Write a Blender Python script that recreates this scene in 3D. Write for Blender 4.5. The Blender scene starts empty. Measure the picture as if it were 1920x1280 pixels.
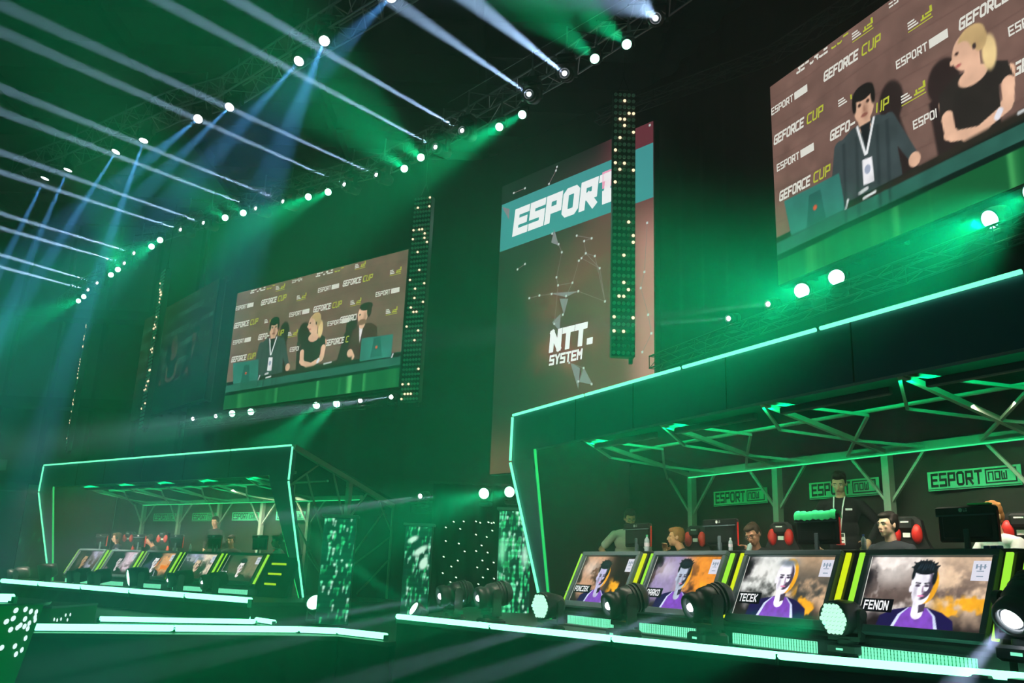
import bpy, math, random
import numpy as np
from mathutils import Vector, Matrix

scene = bpy.context.scene
C = scene.collection
# ---------------------------------------------------------------- camera
F = 1640.0                                    # focal length in pixels of a 1920x1280 frame
EYE = np.array([0, 0, 1.7])
_up = np.array([240., 6140., -F]); _up /= np.linalg.norm(_up)
_f = np.array([0, 0, -1.]); _f = _f - _up * _f.dot(_up); _f /= np.linalg.norm(_f)
RC = np.array([np.cross(_f, _up), _f, _up])   # camera axes -> world axes
cam_data = bpy.data.cameras.new('camera'); cam = bpy.data.objects.new('camera', cam_data); C.objects.link(cam)
cam_data.sensor_width = 36; cam_data.lens = F / 1920 * 36; cam_data.clip_end = 200
cam.matrix_world = Matrix.Translation(EYE) @ Matrix(RC.tolist()).to_4x4()
scene.camera = cam
# ---------------------------------------------------------------- exposure, world, render look
scene.view_settings.view_transform = 'Standard'; scene.view_settings.look = 'None'
scene.view_settings.exposure = 0.0; scene.view_settings.gamma = 1.0
scene.view_settings.use_curve_mapping = False
scene.cycles.volume_bounces = 0
scene.cycles.max_bounces = 6
scene.cycles.use_denoising = True
world = bpy.data.worlds.new('arena_ambience'); scene.world = world; world.use_nodes = True
bgn = world.node_tree.nodes['Background']
bgn.inputs['Color'].default_value = (.004, .32, .26, 1); bgn.inputs['Strength'].default_value = .065
HAZE_DENSITY = .016; HAZE_G = .25
E_BEAM = 320000.; E_BLUE = 36000.; E_WASH = 1000.; E_TUBE = 7.0; E_FILL = 90.; E_GREEN_FILL = 60.

# ---------------------------------------------------------------- measuring helpers (pixel of the photo -> point on a real plane)
def ray(px, py):
    d = RC @ np.array([px - 960, 640 - py, -F]); return d / np.linalg.norm(d)
def atY(px, py, y):
    d = ray(px, py); return Vector(EYE + d * (y / d[1]))
def atZ(px, py, z):
    d = ray(px, py); return Vector(EYE + d * ((z - 1.7) / d[2]))
class Frame:
    def __init__(s, o, ang):
        s.o = Vector(o); s.ang = ang; s.ex = Vector((math.cos(ang), math.sin(ang), 0)); s.ey = Vector((-math.sin(ang), math.cos(ang), 0))
    def w(s, x, y, z=0): return s.o + s.ex * x + s.ey * y + Vector((0, 0, z))
    def at(s, px, py, y=0):
        d = Vector(ray(px, py)); e = Vector(EYE); P = e + d * ((s.o + s.ey * y - e).dot(s.ey) / d.dot(s.ey)); q = P - s.o
        return Vector((q.dot(s.ex), y, q.z))
    def mat(s): return Matrix.Translation(s.o) @ Matrix.Rotation(s.ang, 4, 'Z')

# ---------------------------------------------------------------- materials
def lin(c): return tuple((x / 12.92 if x <= .04045 else ((x + .055) / 1.055) ** 2.4) for x in [v / 255. for v in c])
def mat(name, col, rough=.6, metal=0., noise=.12, scale=12., spec=.5, bump=0.):
    m = bpy.data.materials.new(name); m.use_nodes = True; nt = m.node_tree; b = nt.nodes['Principled BSDF']
    b.inputs['Roughness'].default_value = rough; b.inputs['Metallic'].default_value = metal
    b.inputs['Specular IOR Level'].default_value = spec
    tc = nt.nodes.new('ShaderNodeTexCoord'); n = nt.nodes.new('ShaderNodeTexNoise'); n.inputs['Scale'].default_value = scale
    nt.links.new(tc.outputs['Object'], n.inputs['Vector'])
    r = nt.nodes.new('ShaderNodeMapRange'); r.inputs[3].default_value = 1 - noise; r.inputs[4].default_value = 1 + noise
    nt.links.new(n.outputs[0], r.inputs[0])
    mx = nt.nodes.new('ShaderNodeVectorMath'); mx.operation = 'SCALE'; mx.inputs[0].default_value = lin(col)
    nt.links.new(r.outputs[0], mx.inputs['Scale']); nt.links.new(mx.outputs[0], b.inputs['Base Color'])
    if bump:
        bp = nt.nodes.new('ShaderNodeBump'); bp.inputs['Strength'].default_value = bump; nt.links.new(n.outputs[0], bp.inputs['Height'])
        nt.links.new(bp.outputs[0], b.inputs['Normal'])
    return m
def emi(name, col, strength, sample='AUTO', raw=False):
    m = bpy.data.materials.new(name); m.use_nodes = True; nt = m.node_tree; nt.nodes.clear()
    o = nt.nodes.new('ShaderNodeOutputMaterial'); e = nt.nodes.new('ShaderNodeEmission')
    e.inputs[0].default_value = (*(col if raw else lin(col)), 1); e.inputs[1].default_value = strength
    nt.links.new(e.outputs[0], o.inputs['Surface']); m.cycles.emission_sampling = sample
    return m
def picture_mat(name, strength):
    m = bpy.data.materials.new(name); m.use_nodes = True; nt = m.node_tree; nt.nodes.clear()
    o = nt.nodes.new('ShaderNodeOutputMaterial'); e = nt.nodes.new('ShaderNodeEmission'); a = nt.nodes.new('ShaderNodeAttribute')
    a.attribute_name = 'pixels'; nt.links.new(a.outputs['Color'], e.inputs[0]); e.inputs[1].default_value = strength
    nt.links.new(e.outputs[0], o.inputs['Surface']); m.cycles.emission_sampling = 'NONE'
    return m
M = dict(
    black_cloth=mat('black_cloth', (26, 30, 30), .95, noise=.3, scale=3, spec=.1),
    skirt_cloth=mat('skirt_cloth', (60, 66, 66), .8, noise=.3, scale=2, spec=.3),
    back_cloth=mat('back_cloth', (20, 26, 25), .95, noise=.3, scale=1, spec=.05),
    backdrop=mat('backdrop_vinyl', (30, 33, 27), .6, noise=.25, scale=3, spec=.3, bump=.2),
    fascia=mat('fascia_board', (72, 96, 122), .55, noise=.06, scale=2),
    seam=mat('seam_shadow', (15, 20, 20), .8),
    deck=mat('stage_deck', (62, 72, 72), .45, noise=.2, scale=4),
    floor=mat('concrete_floor', (50, 52, 52), .6, noise=.25, scale=1.5),
    wall=mat('arena_wall', (110, 118, 116), .9, noise=.12, scale=.7),
    wall_dark=mat('arena_wall_dark', (56, 64, 64), .9, noise=.15, scale=.7),
    ceiling=mat('arena_ceiling', (36, 40, 40), .9, noise=.2, scale=.6),
    alu=mat('truss_aluminium', (190, 195, 195), .35, .85, noise=.05),
    tube=mat('booth_truss_tube', (150, 165, 150), .5, .2, noise=.05),
    plastic=mat('black_plastic', (24, 27, 28), .35, noise=.1),
    fixture=mat('fixture_shell', (64, 74, 76), .38, noise=.1),
    bezel=mat('screen_bezel', (84, 104, 112), .4, noise=.05),
    cabinet=mat('desk_cabinet', (30, 38, 40), .5, noise=.1),
    lens_off=mat('unlit_lens', (190, 240, 225), .3, .2, noise=.3, scale=60),
    lens_rim=mat('lens_rim', (20, 30, 28), .4),
    red=mat('red_leatherette', (215, 40, 36), .45, noise=.08),
    blk=mat('black_leatherette', (28, 28, 30), .5, noise=.1),
    white=mat('white_print', (225, 228, 228), .6, noise=.03),
    print_teal=mat('teal_print', (70, 205, 150), .6, noise=.05, scale=2),
    print_black=mat('black_print', (14, 20, 18), .7),
    teal_towel=mat('teal_towel', (40, 215, 130), .95, noise=.15, scale=30, bump=.5),
    clear=mat('clear_plastic', (170, 200, 205), .15, noise=.1),
    blue_cap=mat('blue_cap', (60, 110, 200), .4),
    label_w=mat('bottle_label', (220, 220, 230), .5),
    green_cloth=mat('green_cloth', (28, 112, 56), .85, noise=.2, scale=3),
    desktop=mat('desk_top', (34, 38, 40), .4),
    chan=mat('tube_channel', (60, 150, 130), .25, .4),
    yellow_bar=emi('yellow_green_bar', (170, 225, 20), 1.1, 'NONE'),
    lime=emi('lime_light', (160, 240, 60), 1.15, 'NONE'),
    lime2=emi('yellow_light', (215, 235, 25), 1.15, 'NONE'),
    panel_light=emi('mint_light_pad', (130, 250, 200), 1.25),
    led=emi('mint_led', (.2, 1., .5), E_TUBE * .6, raw=True),
    led_edge=emi('mint_led_booth', (.16, 1., .5), 1.9, raw=True),
    trim_glow=emi('green_trim_glow', (.03, .75, .16), 1.0, raw=True),
    beam_edge_glow=emi('green_edge_glow', (.04, .9, .3), 1.1, raw=True),
    hot_white=emi('white_hot_lens', (.95, .93, 1.), 14., 'NONE', raw=True),
    hot_green=emi('green_hot_lens', (.35, 1., .62), 9., 'NONE', raw=True),
    cell_green=emi('green_cell', (.5, 1., .72), 1.35, 'NONE', raw=True),
    warm=emi('warm_lamp', (1., .78, .5), 1.6, 'NONE', raw=True),
    star=emi('star_bulb', (.75, 1., .7), 2.2, 'NONE', raw=True),
    dot=emi('drape_dot', (.75, .95, .95), 1.2, 'NONE', raw=True),
    txt_white=emi('screen_white', (250, 252, 255), 1.15, 'NONE'),
    txt_dim=emi('screen_grey', (225, 225, 215), 1.15, 'NONE'),
    txt_lime=emi('screen_lime', (205, 215, 70), .9, 'NONE'),
    txt_pink=emi('screen_pink', (250, 170, 200), 1.1, 'NONE'),
    txt_faint=emi('screen_faint', (70, 120, 100), .45, 'NONE'),
    band=emi('screen_teal', (80, 180, 180), .8, 'NONE'),
    card=emi('screen_card', (236, 236, 250), 1.0, 'NONE'),
    card_mark=emi('screen_card_mark', (150, 170, 190), .9, 'NONE'),
    name_band=emi('screen_black', (16, 18, 24), .8, 'NONE'),
    net=emi('screen_net', (190, 150, 165), .6, 'NONE'),
    netdot=emi('screen_net_dot', (220, 230, 230), .9, 'NONE'),
    shard=emi('screen_shard', (170, 165, 175), .7, 'NONE'),
    exit=emi('exit_green', (20, 90, 60), .5, 'NONE'),
)

# ---------------------------------------------------------------- mesh builder
class MB:
    def __init__(s): s.v = []; s.f = []; s.m = []; s.sm = []
    def add(s, vs, fs, mi=0, smooth=False):
        b = len(s.v); s.v += [tuple(v) for v in vs]; s.f += [tuple(b + i for i in f) for f in fs]
        s.m += [mi] * len(fs); s.sm += [smooth] * len(fs); return s
    def box(s, c, d, mi=0, R=None, bev=0.):
        x, y, z = [k / 2 for k in d]; c = Vector(c); R = R or Matrix.Identity(3)
        if bev <= 0:
            P = [(-x, -y, -z), (x, -y, -z), (x, y, -z), (-x, y, -z), (-x, -y, z), (x, -y, z), (x, y, z), (-x, y, z)]
            return s.add([c + R @ Vector(p) for p in P], [(3, 2, 1, 0), (4, 5, 6, 7), (0, 1, 5, 4), (1, 2, 6, 5), (2, 3, 7, 6), (3, 0, 4, 7)], mi)
        P = []; b = min(bev, x, y, z)
        for zz, ins in ((-z, b), (-z + b, 0), (z - b, 0), (z, b)):
            for sx, sy in ((-1, -1), (1, -1), (1, 1), (-1, 1)):
                X = x - ins; Y = y - ins
                P += [(sx * (X if (sx * sy > 0) else X - (b if ins == 0 else 0)), sy * (Y - (b if ins == 0 and sx * sy > 0 else 0)), zz),
                      (sx * (X - (b if ins == 0 and sx * sy > 0 else 0)), sy * (Y - (b if ins == 0 and sx * sy < 0 else 0)), zz)]
        # simpler robust form: chamfered outline extruded with inset caps
        P = []; o = [(-x + b, -y), (x - b, -y), (x, -y + b), (x, y - b), (x - b, y), (-x + b, y), (-x, y - b), (-x, -y + b)]
        for zz, k in ((-z, 1), (-z + b, 0), (z - b, 0), (z, 1)):
            for (a, d2) in o:
                P.append((a * (1 - k * b / x), d2 * (1 - k * b / y), zz))
        fs = [tuple(range(7, -1, -1)), tuple(range(24, 32))]
        for r in range(3):
            for i in range(8): j = (i + 1) % 8; fs.append((r * 8 + i, r * 8 + j, r * 8 + 8 + j, r * 8 + 8 + i))
        return s.add([c + R @ Vector(p) for p in P], fs, mi)
    def cyl(s, p, q, r, r2=None, n=10, mi=0, caps=True, smooth=True):
        p = Vector(p); q = Vector(q); r2 = r if r2 is None else r2; d = (q - p)
        if d.length < 1e-9: return s
        d.normalize(); a = d.orthogonal().normalized(); b = d.cross(a); vs = []
        for c, R in ((p, r), (q, r2)):
            for i in range(n): t = 2 * math.pi * i / n; vs.append(c + (a * math.cos(t) + b * math.sin(t)) * R)
        s.add(vs, [(i, (i + 1) % n, n + (i + 1) % n, n + i) for i in range(n)], mi, smooth)
        if caps: s.add(vs, [tuple(range(n - 1, -1, -1)), tuple(range(n, 2 * n))], mi)
        return s
    def bar(s, p, q, w, h=None, mi=0, upv=(0, 0, 1)):
        p = Vector(p); q = Vector(q); h = h or w; d = (q - p); L = d.length; d.normalize(); u = Vector(upv)
        if abs(d.dot(u)) > .98: u = Vector((0, 1, 0))
        x = d.cross(u).normalized(); z = x.cross(d)
        return s.box((p + q) / 2, (w, L, h), mi, Matrix((x, d, z)).transposed())
    def path(s, pts, r, n=8, mi=0):
        for a, b in zip(pts, pts[1:]): s.cyl(a, b, r, n=n, mi=mi)
        for p in pts[1:-1]: s.sph(p, r, n=n, k=4, mi=mi)
        return s
    def sph(s, c, r, n=14, k=8, mi=0, R=None):
        c = Vector(c); r = (r, r, r) if not hasattr(r, '__len__') else r; R = R or Matrix.Identity(3)
        vs = [c + R @ Vector((0, 0, -r[2]))]
        for j in range(1, k):
            ph = -math.pi / 2 + math.pi * j / k
            for i in range(n): t = 2 * math.pi * i / n; vs.append(c + R @ Vector((math.cos(ph) * math.cos(t) * r[0], math.cos(ph) * math.sin(t) * r[1], math.sin(ph) * r[2])))
        vs.append(c + R @ Vector((0, 0, r[2]))); T = len(vs) - 1; fs = []
        for i in range(n): fs.append((0, 1 + (i + 1) % n, 1 + i))
        for j in range(k - 2):
            for i in range(n): a = 1 + j * n; b = a + n; i2 = (i + 1) % n; fs.append((a + i, a + i2, b + i2, b + i))
        a = 1 + (k - 2) * n
        for i in range(n): fs.append((a + i, a + (i + 1) % n, T))
        return s.add(vs, fs, mi, True)
    def lathe(s, prof, o, d, n=20, mi=0, smooth=True, upv=None):
        o = Vector(o); d = Vector(d).normalized(); a = d.orthogonal().normalized(); b = d.cross(a); vs = []
        for (t, r) in prof:
            for i in range(n): th = 2 * math.pi * i / n; vs.append(o + d * t + (a * math.cos(th) + b * math.sin(th)) * max(r, 1e-4))
        fs = []
        for j in range(len(prof) - 1):
            for i in range(n): i2 = (i + 1) % n; fs.append((j * n + i, j * n + i2, j * n + n + i2, j * n + n + i))
        s.add(vs, fs, mi, smooth); L = (len(prof) - 1) * n
        return s.add(vs, [tuple(range(n - 1, -1, -1)), tuple(range(L, L + n))], mi)
    def disc(s, c, d, r, n=16, mi=0):
        c = Vector(c); d = Vector(d).normalized(); a = d.orthogonal().normalized(); b = d.cross(a)
        return s.add([c + (a * math.cos(2 * math.pi * i / n) + b * math.sin(2 * math.pi * i / n)) * r for i in range(n)], [tuple(range(n))], mi)
    def quad(s, a, b, c, d, mi=0): return s.add([a, b, c, d], [(0, 1, 2, 3)], mi)
    def prism(s, poly, off, mi=0):
        n = len(poly); off = Vector(off); vs = [Vector(p) for p in poly] + [Vector(p) + off for p in poly]
        return s.add(vs, [tuple(range(n - 1, -1, -1)), tuple(range(n, 2 * n))] + [(i, (i + 1) % n, n + (i + 1) % n, n + i) for i in range(n)], mi)
    def build(s, name, mats, parent=None, label=None):
        me = bpy.data.meshes.new(name); me.from_pydata([tuple(v) for v in s.v], [], s.f)
        for m in (mats if isinstance(mats, (list, tuple)) else [mats]): me.materials.append(M[m] if isinstance(m, str) else m)
        me.polygons.foreach_set('material_index', s.m); me.polygons.foreach_set('use_smooth', s.sm); me.update()
        return link(name, me, parent, label)
def link(name, me, parent=None, label=None):
    o = bpy.data.objects.new(name, me); C.objects.link(o)
    if parent is not None: o.parent = parent
    if label: o['label'] = label
    return o
def tag(o, label, cat, group=None, kind=None):
    o['label'] = label; o['category'] = cat
    if group: o['group'] = group
    if kind: o['kind'] = kind
    return o
def thing(name, label, cat, loc=(0, 0, 0), rz=0., group=None, matrix=None):
    o = bpy.data.objects.new(name, None); C.objects.link(o); o.empty_display_size = .1
    if matrix is not None: o.matrix_world = matrix
    else: o.location = loc; o.rotation_euler = (0, 0, rz)
    return tag(o, label, cat, group)
def struct(name, mb, mats):
    o = mb.build(name, mats); o['kind'] = 'structure'; return o
ORD = 'first second third fourth fifth sixth seventh eighth ninth tenth eleventh twelfth thirteenth fourteenth fifteenth sixteenth seventeenth'.split()

# ---------------------------------------------------------------- block lettering
GL = {
 'A': [[(0, 0), (0, 5), (1, 6), (3, 6), (4, 5), (4, 0)], [(0, 2.6), (4, 2.6)]], 'C': [[(4, 6), (.7, 6), (0, 5.3), (0, .7), (.7, 0), (4, 0)]],
 'D': [[(0, 0), (0, 6), (3, 6), (4, 5), (4, 1), (3, 0), (0, 0)]], 'E': [[(4, 6), (0, 6), (0, 0), (4, 0)], [(0, 3), (3.4, 3)]],
 'F': [[(4, 6), (0, 6), (0, 0)], [(0, 3), (3.3, 3)]], 'G': [[(4, 6), (.7, 6), (0, 5.3), (0, .7), (.7, 0), (4, 0), (4, 3), (2.2, 3)]],
 'K': [[(0, 0), (0, 6)], [(4, 6), (.6, 3), (4, 0)]], 'L': [[(0, 6), (0, 0), (3.6, 0)]], 'M': [[(0, 0), (0, 6), (2, 3), (4, 6), (4, 0)]],
 'N': [[(0, 0), (0, 6), (4, 0), (4, 6)]], 'O': [[(.7, 6), (3.3, 6), (4, 5.3), (4, .7), (3.3, 0), (.7, 0), (0, .7), (0, 5.3), (.7, 6)]],
 'P': [[(0, 0), (0, 6), (4, 6), (4, 2.6), (0, 2.6)]], 'R': [[(0, 0), (0, 6), (4, 6), (4, 2.6), (0, 2.6)], [(1.8, 2.6), (4, 0)]],
 'S': [[(4, 6), (0, 6), (0, 3), (4, 3), (4, 0), (0, 0)]], 'T': [[(0, 6), (4, 6)], [(2, 6), (2, 0)]],
 'U': [[(0, 6), (0, .7), (.7, 0), (3.3, 0), (4, .7), (4, 6)]], 'W': [[(0, 6), (0, 0), (4, 0), (4, 6)], [(2, 4.5), (2, 0)]],
 'Y': [[(0, 6), (2, 3), (4, 6)], [(2, 3), (2, 0)]], 'Z': [[(0, 6), (4, 6), (0, 0), (4, 0)]], '.': [[(0, 0), (.6, 0)]],
 'n': [[(0, 0), (0, 6), (4, 6), (4, 0)]], 'o': [[(0, 0), (0, 6), (4, 6), (4, 0), (0, 0)]]}
def text(mb, s, o, ux, uy, h, mi=0, th=1.3, ws=1., gap=2.0, slant=0.):
    """strokes of the block letters as quads; o = lower left corner, h = letter height. Returns the width."""
    o = Vector(o); ux = Vector(ux).normalized(); uy = Vector(uy).normalized(); k = h / (6 + th); x = th / 2
    def P(a, b): return o + ux * ((a * ws + slant * b) * k) + uy * ((b + th / 2) * k)
    for ch in s:
        if ch == ' ': x += 3; continue
        for line in GL[ch]:
            V_ = [Vector(p) for p in line]; n_ = len(V_); closed = (V_[0] - V_[-1]).length < 1e-6
            def ext(i):
                if (i == 0 or i == n_ - 1) and not closed: return th / 2
                p = V_[i] - V_[i - 1 if i else n_ - 2]; q = V_[(i + 1) if i < n_ - 1 else 1] - V_[i]
                return min(th / 2, th / 2 * math.tan(p.angle(q) / 2)) * .98
            for i, (A, B) in enumerate(zip(V_, V_[1:])):
                d = (B - A).normalized(); n = Vector((-d.y, d.x)) * th / 2; e = d * ext(i); g = d * ext(i + 1)
                q = [A - e - n, B + g - n, B + g + n, A - e + n]
                mb.quad(*[P(x + p.x, p.y) for p in q], mi)
        x += (.6 if ch == '.' else 4) + gap
    return (x * ws) * k
def esport_now(mb, o, ux, uy, w, mi_t=0, boxed=True, mi_b=None):
    """ESPORT plus the framed NOW."""
    h = w * .155; ux = Vector(ux).normalized(); uy = Vector(uy).normalized()
    a = text(mb, 'ESPORT', o, ux, uy, h, mi_t, 1.35, .82, 2.1)
    b = Vector(o) + ux * (a + h * .05); bw = w - a - h * .05
    if boxed == 'solid':
        mb.quad(b, b + ux * bw, b + ux * bw + uy * h, b + uy * h, mi_t); return
    t = h * .1
    for (p, q, r, s_) in ((0, 0, bw, t), (0, h - t, bw, h), (0, 0, t, h), (bw - t, 0, bw, h)):
        mb.quad(b + ux * p + uy * q, b + ux * r + uy * q, b + ux * r + uy * s_, b + ux * p + uy * s_, mi_t)
    text(mb, 'noW', b + ux * h * .2 + uy * h * .2, ux, uy, h * .6, mi_t, 1.2, .95, 2.0)

# ---------------------------------------------------------------- painted display surface (colours per vertex of a fine grid, all emitted)
def sm(x): x = np.clip(x, 0, 1); return x * x * (3 - 2 * x)
def fbm(X, Y, seed, octs=5, f=2.):
    rs = np.random.RandomState(seed); out = np.zeros_like(X); amp = 1.
    for _ in range(octs):
        g = rs.rand(64, 64); xx = (X * f + rs.rand() * 9) % 62; yy = (Y * f + rs.rand() * 9) % 62; i = xx.astype(int); j = yy.astype(int)
        u = sm(xx - i); v = sm(yy - j)
        out += amp * ((g[i, j] * (1 - u) + g[i + 1, j] * u) * (1 - v) + (g[i, j + 1] * (1 - u) + g[i + 1, j + 1] * u) * v); amp *= .5; f *= 2.1
    return out / 1.94
class Paint:
    def __init__(s, nx, ny, asp):
        s.V, s.U = np.meshgrid(np.linspace(0, 1, ny), np.linspace(0, 1, nx), indexing='ij'); s.asp = asp; s.X = s.U * asp; s.Y = s.V
        s.c = np.zeros(s.U.shape + (3,)); s.e = 1.2 / ny
    def col(s, c): return np.array(c, float) / 255.
    def fill(s, c): s.c[:] = s.col(c)
    def mix(s, m, c):
        c = s.col(c) if not isinstance(c, np.ndarray) else c
        m = np.clip(m, 0, 1)[..., None]; s.c = s.c * (1 - m) + c * m
    def ell(s, u, v, ru, rv, c, soft=1., ang=0., clip=None):
        x = s.X - u * s.asp; y = s.Y - v; ca, sa = math.cos(ang), math.sin(ang); a = (x * ca + y * sa) / (ru * s.asp); b = (-x * sa + y * ca) / rv
        d = (1 - np.sqrt(a * a + b * b)) * min(ru * s.asp, rv); m = sm(d / (s.e * soft) + .5)
        if clip is not None: m = m * clip
        s.mix(m, c); return m
    def cap(s, a, b, ra, rb, c, soft=1.):
        ax, ay, bx, by = a[0] * s.asp, a[1], b[0] * s.asp, b[1]; dx, dy = bx - ax, by - ay
        t = np.clip(((s.X - ax) * dx + (s.Y - ay) * dy) / (dx * dx + dy * dy + 1e-9), 0, 1)
        d = np.hypot(s.X - ax - t * dx, s.Y - ay - t * dy); m = sm(((ra + (rb - ra) * t) - d) / (s.e * soft) + .5); s.mix(m, c); return m
    def poly(s, pts, c, soft=1.):
        P = [(u * s.asp, v) for u, v in pts]; ins = np.zeros(s.U.shape, bool); dm = np.full(s.U.shape, 9.)
        for (x1, y1), (x2, y2) in zip(P, P[1:] + P[:1]):
            cond = ((y1 > s.Y) != (y2 > s.Y)) & (s.X < (x2 - x1) * (s.Y - y1) / ((y2 - y1) + 1e-12) + x1); ins ^= cond
            dx, dy = x2 - x1, y2 - y1; t = np.clip(((s.X - x1) * dx + (s.Y - y1) * dy) / (dx * dx + dy * dy + 1e-12), 0, 1)
            dm = np.minimum(dm, np.hypot(s.X - x1 - t * dx, s.Y - y1 - t * dy))
        m = sm(np.where(ins, dm, -dm) / (s.e * soft) + .5); s.mix(m, c); return m
    def build(s, name, P, ux, uy, w, h, mt, parent):
        """grid mesh from P (lower left) spanning ux*w, uy*h"""
        ny, nx = s.U.shape; P = np.array(P); ux = np.array(ux); uy = np.array(uy)
        co = P + s.U[..., None] * w * ux + s.V[..., None] * h * uy; me = bpy.data.meshes.new(name)
        idx = np.arange(nx * ny).reshape(ny, nx)
        q = np.stack([idx[:-1, :-1], idx[:-1, 1:], idx[1:, 1:], idx[1:, :-1]], -1).reshape(-1, 4)
        me.vertices.add(nx * ny); me.vertices.foreach_set('co', co.reshape(-1).astype(np.float32))
        me.loops.add(q.size); me.loops.foreach_set('vertex_index', q.reshape(-1).astype(np.int32))
        me.polygons.add(len(q)); me.polygons.foreach_set('loop_start', (np.arange(len(q)) * 4).astype(np.int32))
        me.update(calc_edges=True); me.validate()
        at = me.color_attributes.new('pixels', 'FLOAT_COLOR', 'POINT'); c = np.clip(s.c, 0, 1)
        L = np.where(c <= .04045, c / 12.92, ((c + .055) / 1.055) ** 2.4)
        at.data.foreach_set('color', np.concatenate([L, np.ones(L.shape[:2] + (1,))], -1).reshape(-1).astype(np.float32))
        me.materials.append(mt); return link(name, me, parent)

# ================================================================ LARGE STRUCTURE
DECK = 1.1; MID = .8
struct('floor', MB().box((-8, 22, -.1), (60, 54, .2)), 'floor')
mb = MB(); mb.box((-16, 47, 11), (60, .5, 22))
for i in range(24):
    x = -44 + i * 2.4; mb.box((x, 46.6, 11), (.18, .35, 22), 1)
for z in (5.2, 9.6, 14.5): mb.box((-16, 46.2, z), (60, 1.2, .5), 1)
struct('wall_back', mb, ['wall', 'wall_dark'])
mb = MB(); mb.box((-36, 22, 11), (.5, 54, 22))
for i in range(20): mb.box((-35.6, -3 + i * 2.6, 11), (.35, .2, 22), 1)
for z in (5.2, 9.6, 14.5): mb.box((-35.2, 22, z), (1.2, 54, .4), 1)
struct('wall_left', mb, ['wall', 'wall_dark'])
mb = MB(); mb.box((-12, 22, 21.2), (52, 54, .3))
for i in range(14): mb.box((-12, -2 + i * 4., 20.4), (52, .3, 1.2))
for i in range(8): mb.box((-34 + i * 6.5, 22, 20.0), (.25, 54, .6))
struct('ceiling', mb, ['ceiling'])
# black masking drapes behind the screens
pts = [(-10.3, 27.7), (-2.6, 22.1), (-1.0, 22.0), (3.3, 17.5), (4.35, 14.4), (9.0, 3.6)]
mb = MB(); vs = []; fold = []
for (a, b) in zip(pts, pts[1:]):
    a = Vector((*a, 0)); b = Vector((*b, 0)); n = max(2, int((b - a).length / .12)); d = (b - a).normalized(); nn = Vector((d.y, -d.x, 0))
    for i in range(n): fold.append(a + (b - a) * (i / n) + nn * .05 * math.sin(len(fold) * .9) * (1 + .5 * math.sin(len(fold) * .13)))
for p in fold: vs += [(p.x, p.y, 0), (p.x, p.y, 12.7)]
mb.add(vs, [(2 * i, 2 * i + 2, 2 * i + 3, 2 * i + 1) for i in range(len(fold) - 1)], 0, True)
tag(mb.build('masking_drape', 'back_cloth'), 'tall black masking drape hanging behind all the big screens', 'drape')

# ---------------------------------------------------------------- stage platforms
def platform(name, label, poly, z0, z1, skirt_edges, parent_label=None):
    t = thing(name, label, 'stage platform')
    MB().prism([(x, y, z1 - .06) for x, y in poly], (0, 0, .06)).build('deck', 'deck', t)
    mb = MB(); n = len(poly)
    for i in skirt_edges:
        a = Vector((*poly[i], 0)); b = Vector((*poly[(i + 1) % n], 0)); L = (b - a).length; k = max(3, int(L / .07)); d = (b - a).normalized(); nn = Vector((d.y, -d.x, 0)); vs = []
        for j in range(k + 1):
            s_ = j / k * L; w1 = .02 * math.sin(s_ * 9 + 1.3 * math.sin(s_ * 2.1)); w2 = .05 * math.sin(s_ * 3.1 + math.sin(s_ * 1.3)) + .03 * math.sin(s_ * 11)
            p = a + d * s_; q = p + nn * w1; r = p + nn * (w2 + .06); m_ = p + nn * (w1 + w2) * .6
            vs += [(q.x, q.y, z1 - .05), (m_.x, m_.y, (z0 + z1) / 2), (r.x, r.y, z0 + .005)]
        mb.add(vs, [f for j in range(k) for f in ((3 * j, 3 * j + 1, 3 * j + 4, 3 * j + 3), (3 * j + 1, 3 * j + 2, 3 * j + 5, 3 * j + 4))], 0, True)
    mb.build('skirt', 'skirt_cloth', t)
    return t
rA = atZ(745, 1160, DECK); rB = atZ(1460, 1236, DECK); rC = atZ(1935, 1279, DECK)
platform('stage_platform', 'right raised stage platform with dark cloth skirt carrying the near player booth', [(rA.x, rA.y), (rB.x, rB.y), (rC.x, rC.y), (5.8, 4.6), (8.3, 5.4), (3.4, 16.4), (-.6, 17.2)], 0, DECK, [0, 1, 2, 6])
lA = atZ(4, 1091, DECK); lB = atZ(470, 1129, DECK)
platform('stage_platform', 'far left raised stage platform with dark skirt below the distant booth', [(lA.x, lA.y), (lB.x, lB.y), (-3.3, 16.3), (-1.7, 19.2), (-9.6, 25.8), (-13.4, 25.4)], MID, DECK, [0, 1, 2, 5])
cA = atZ(38, 1183, MID); cB = atZ(635, 1190, MID); cC = atZ(728, 1201, MID)
platform('stage_platform', 'low centre stage walkway with folded black skirt between both platforms', [(cA.x - 3, cA.y + .1), (cA.x, cA.y), (cB.x, cB.y), (cC.x, cC.y), (-1.35, 12.6), (-.6, 17.2), (.5, 20.5), (-9, 25), (-14.5, 21)], 0, MID - .02, [0, 1, 2, 8])

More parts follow.
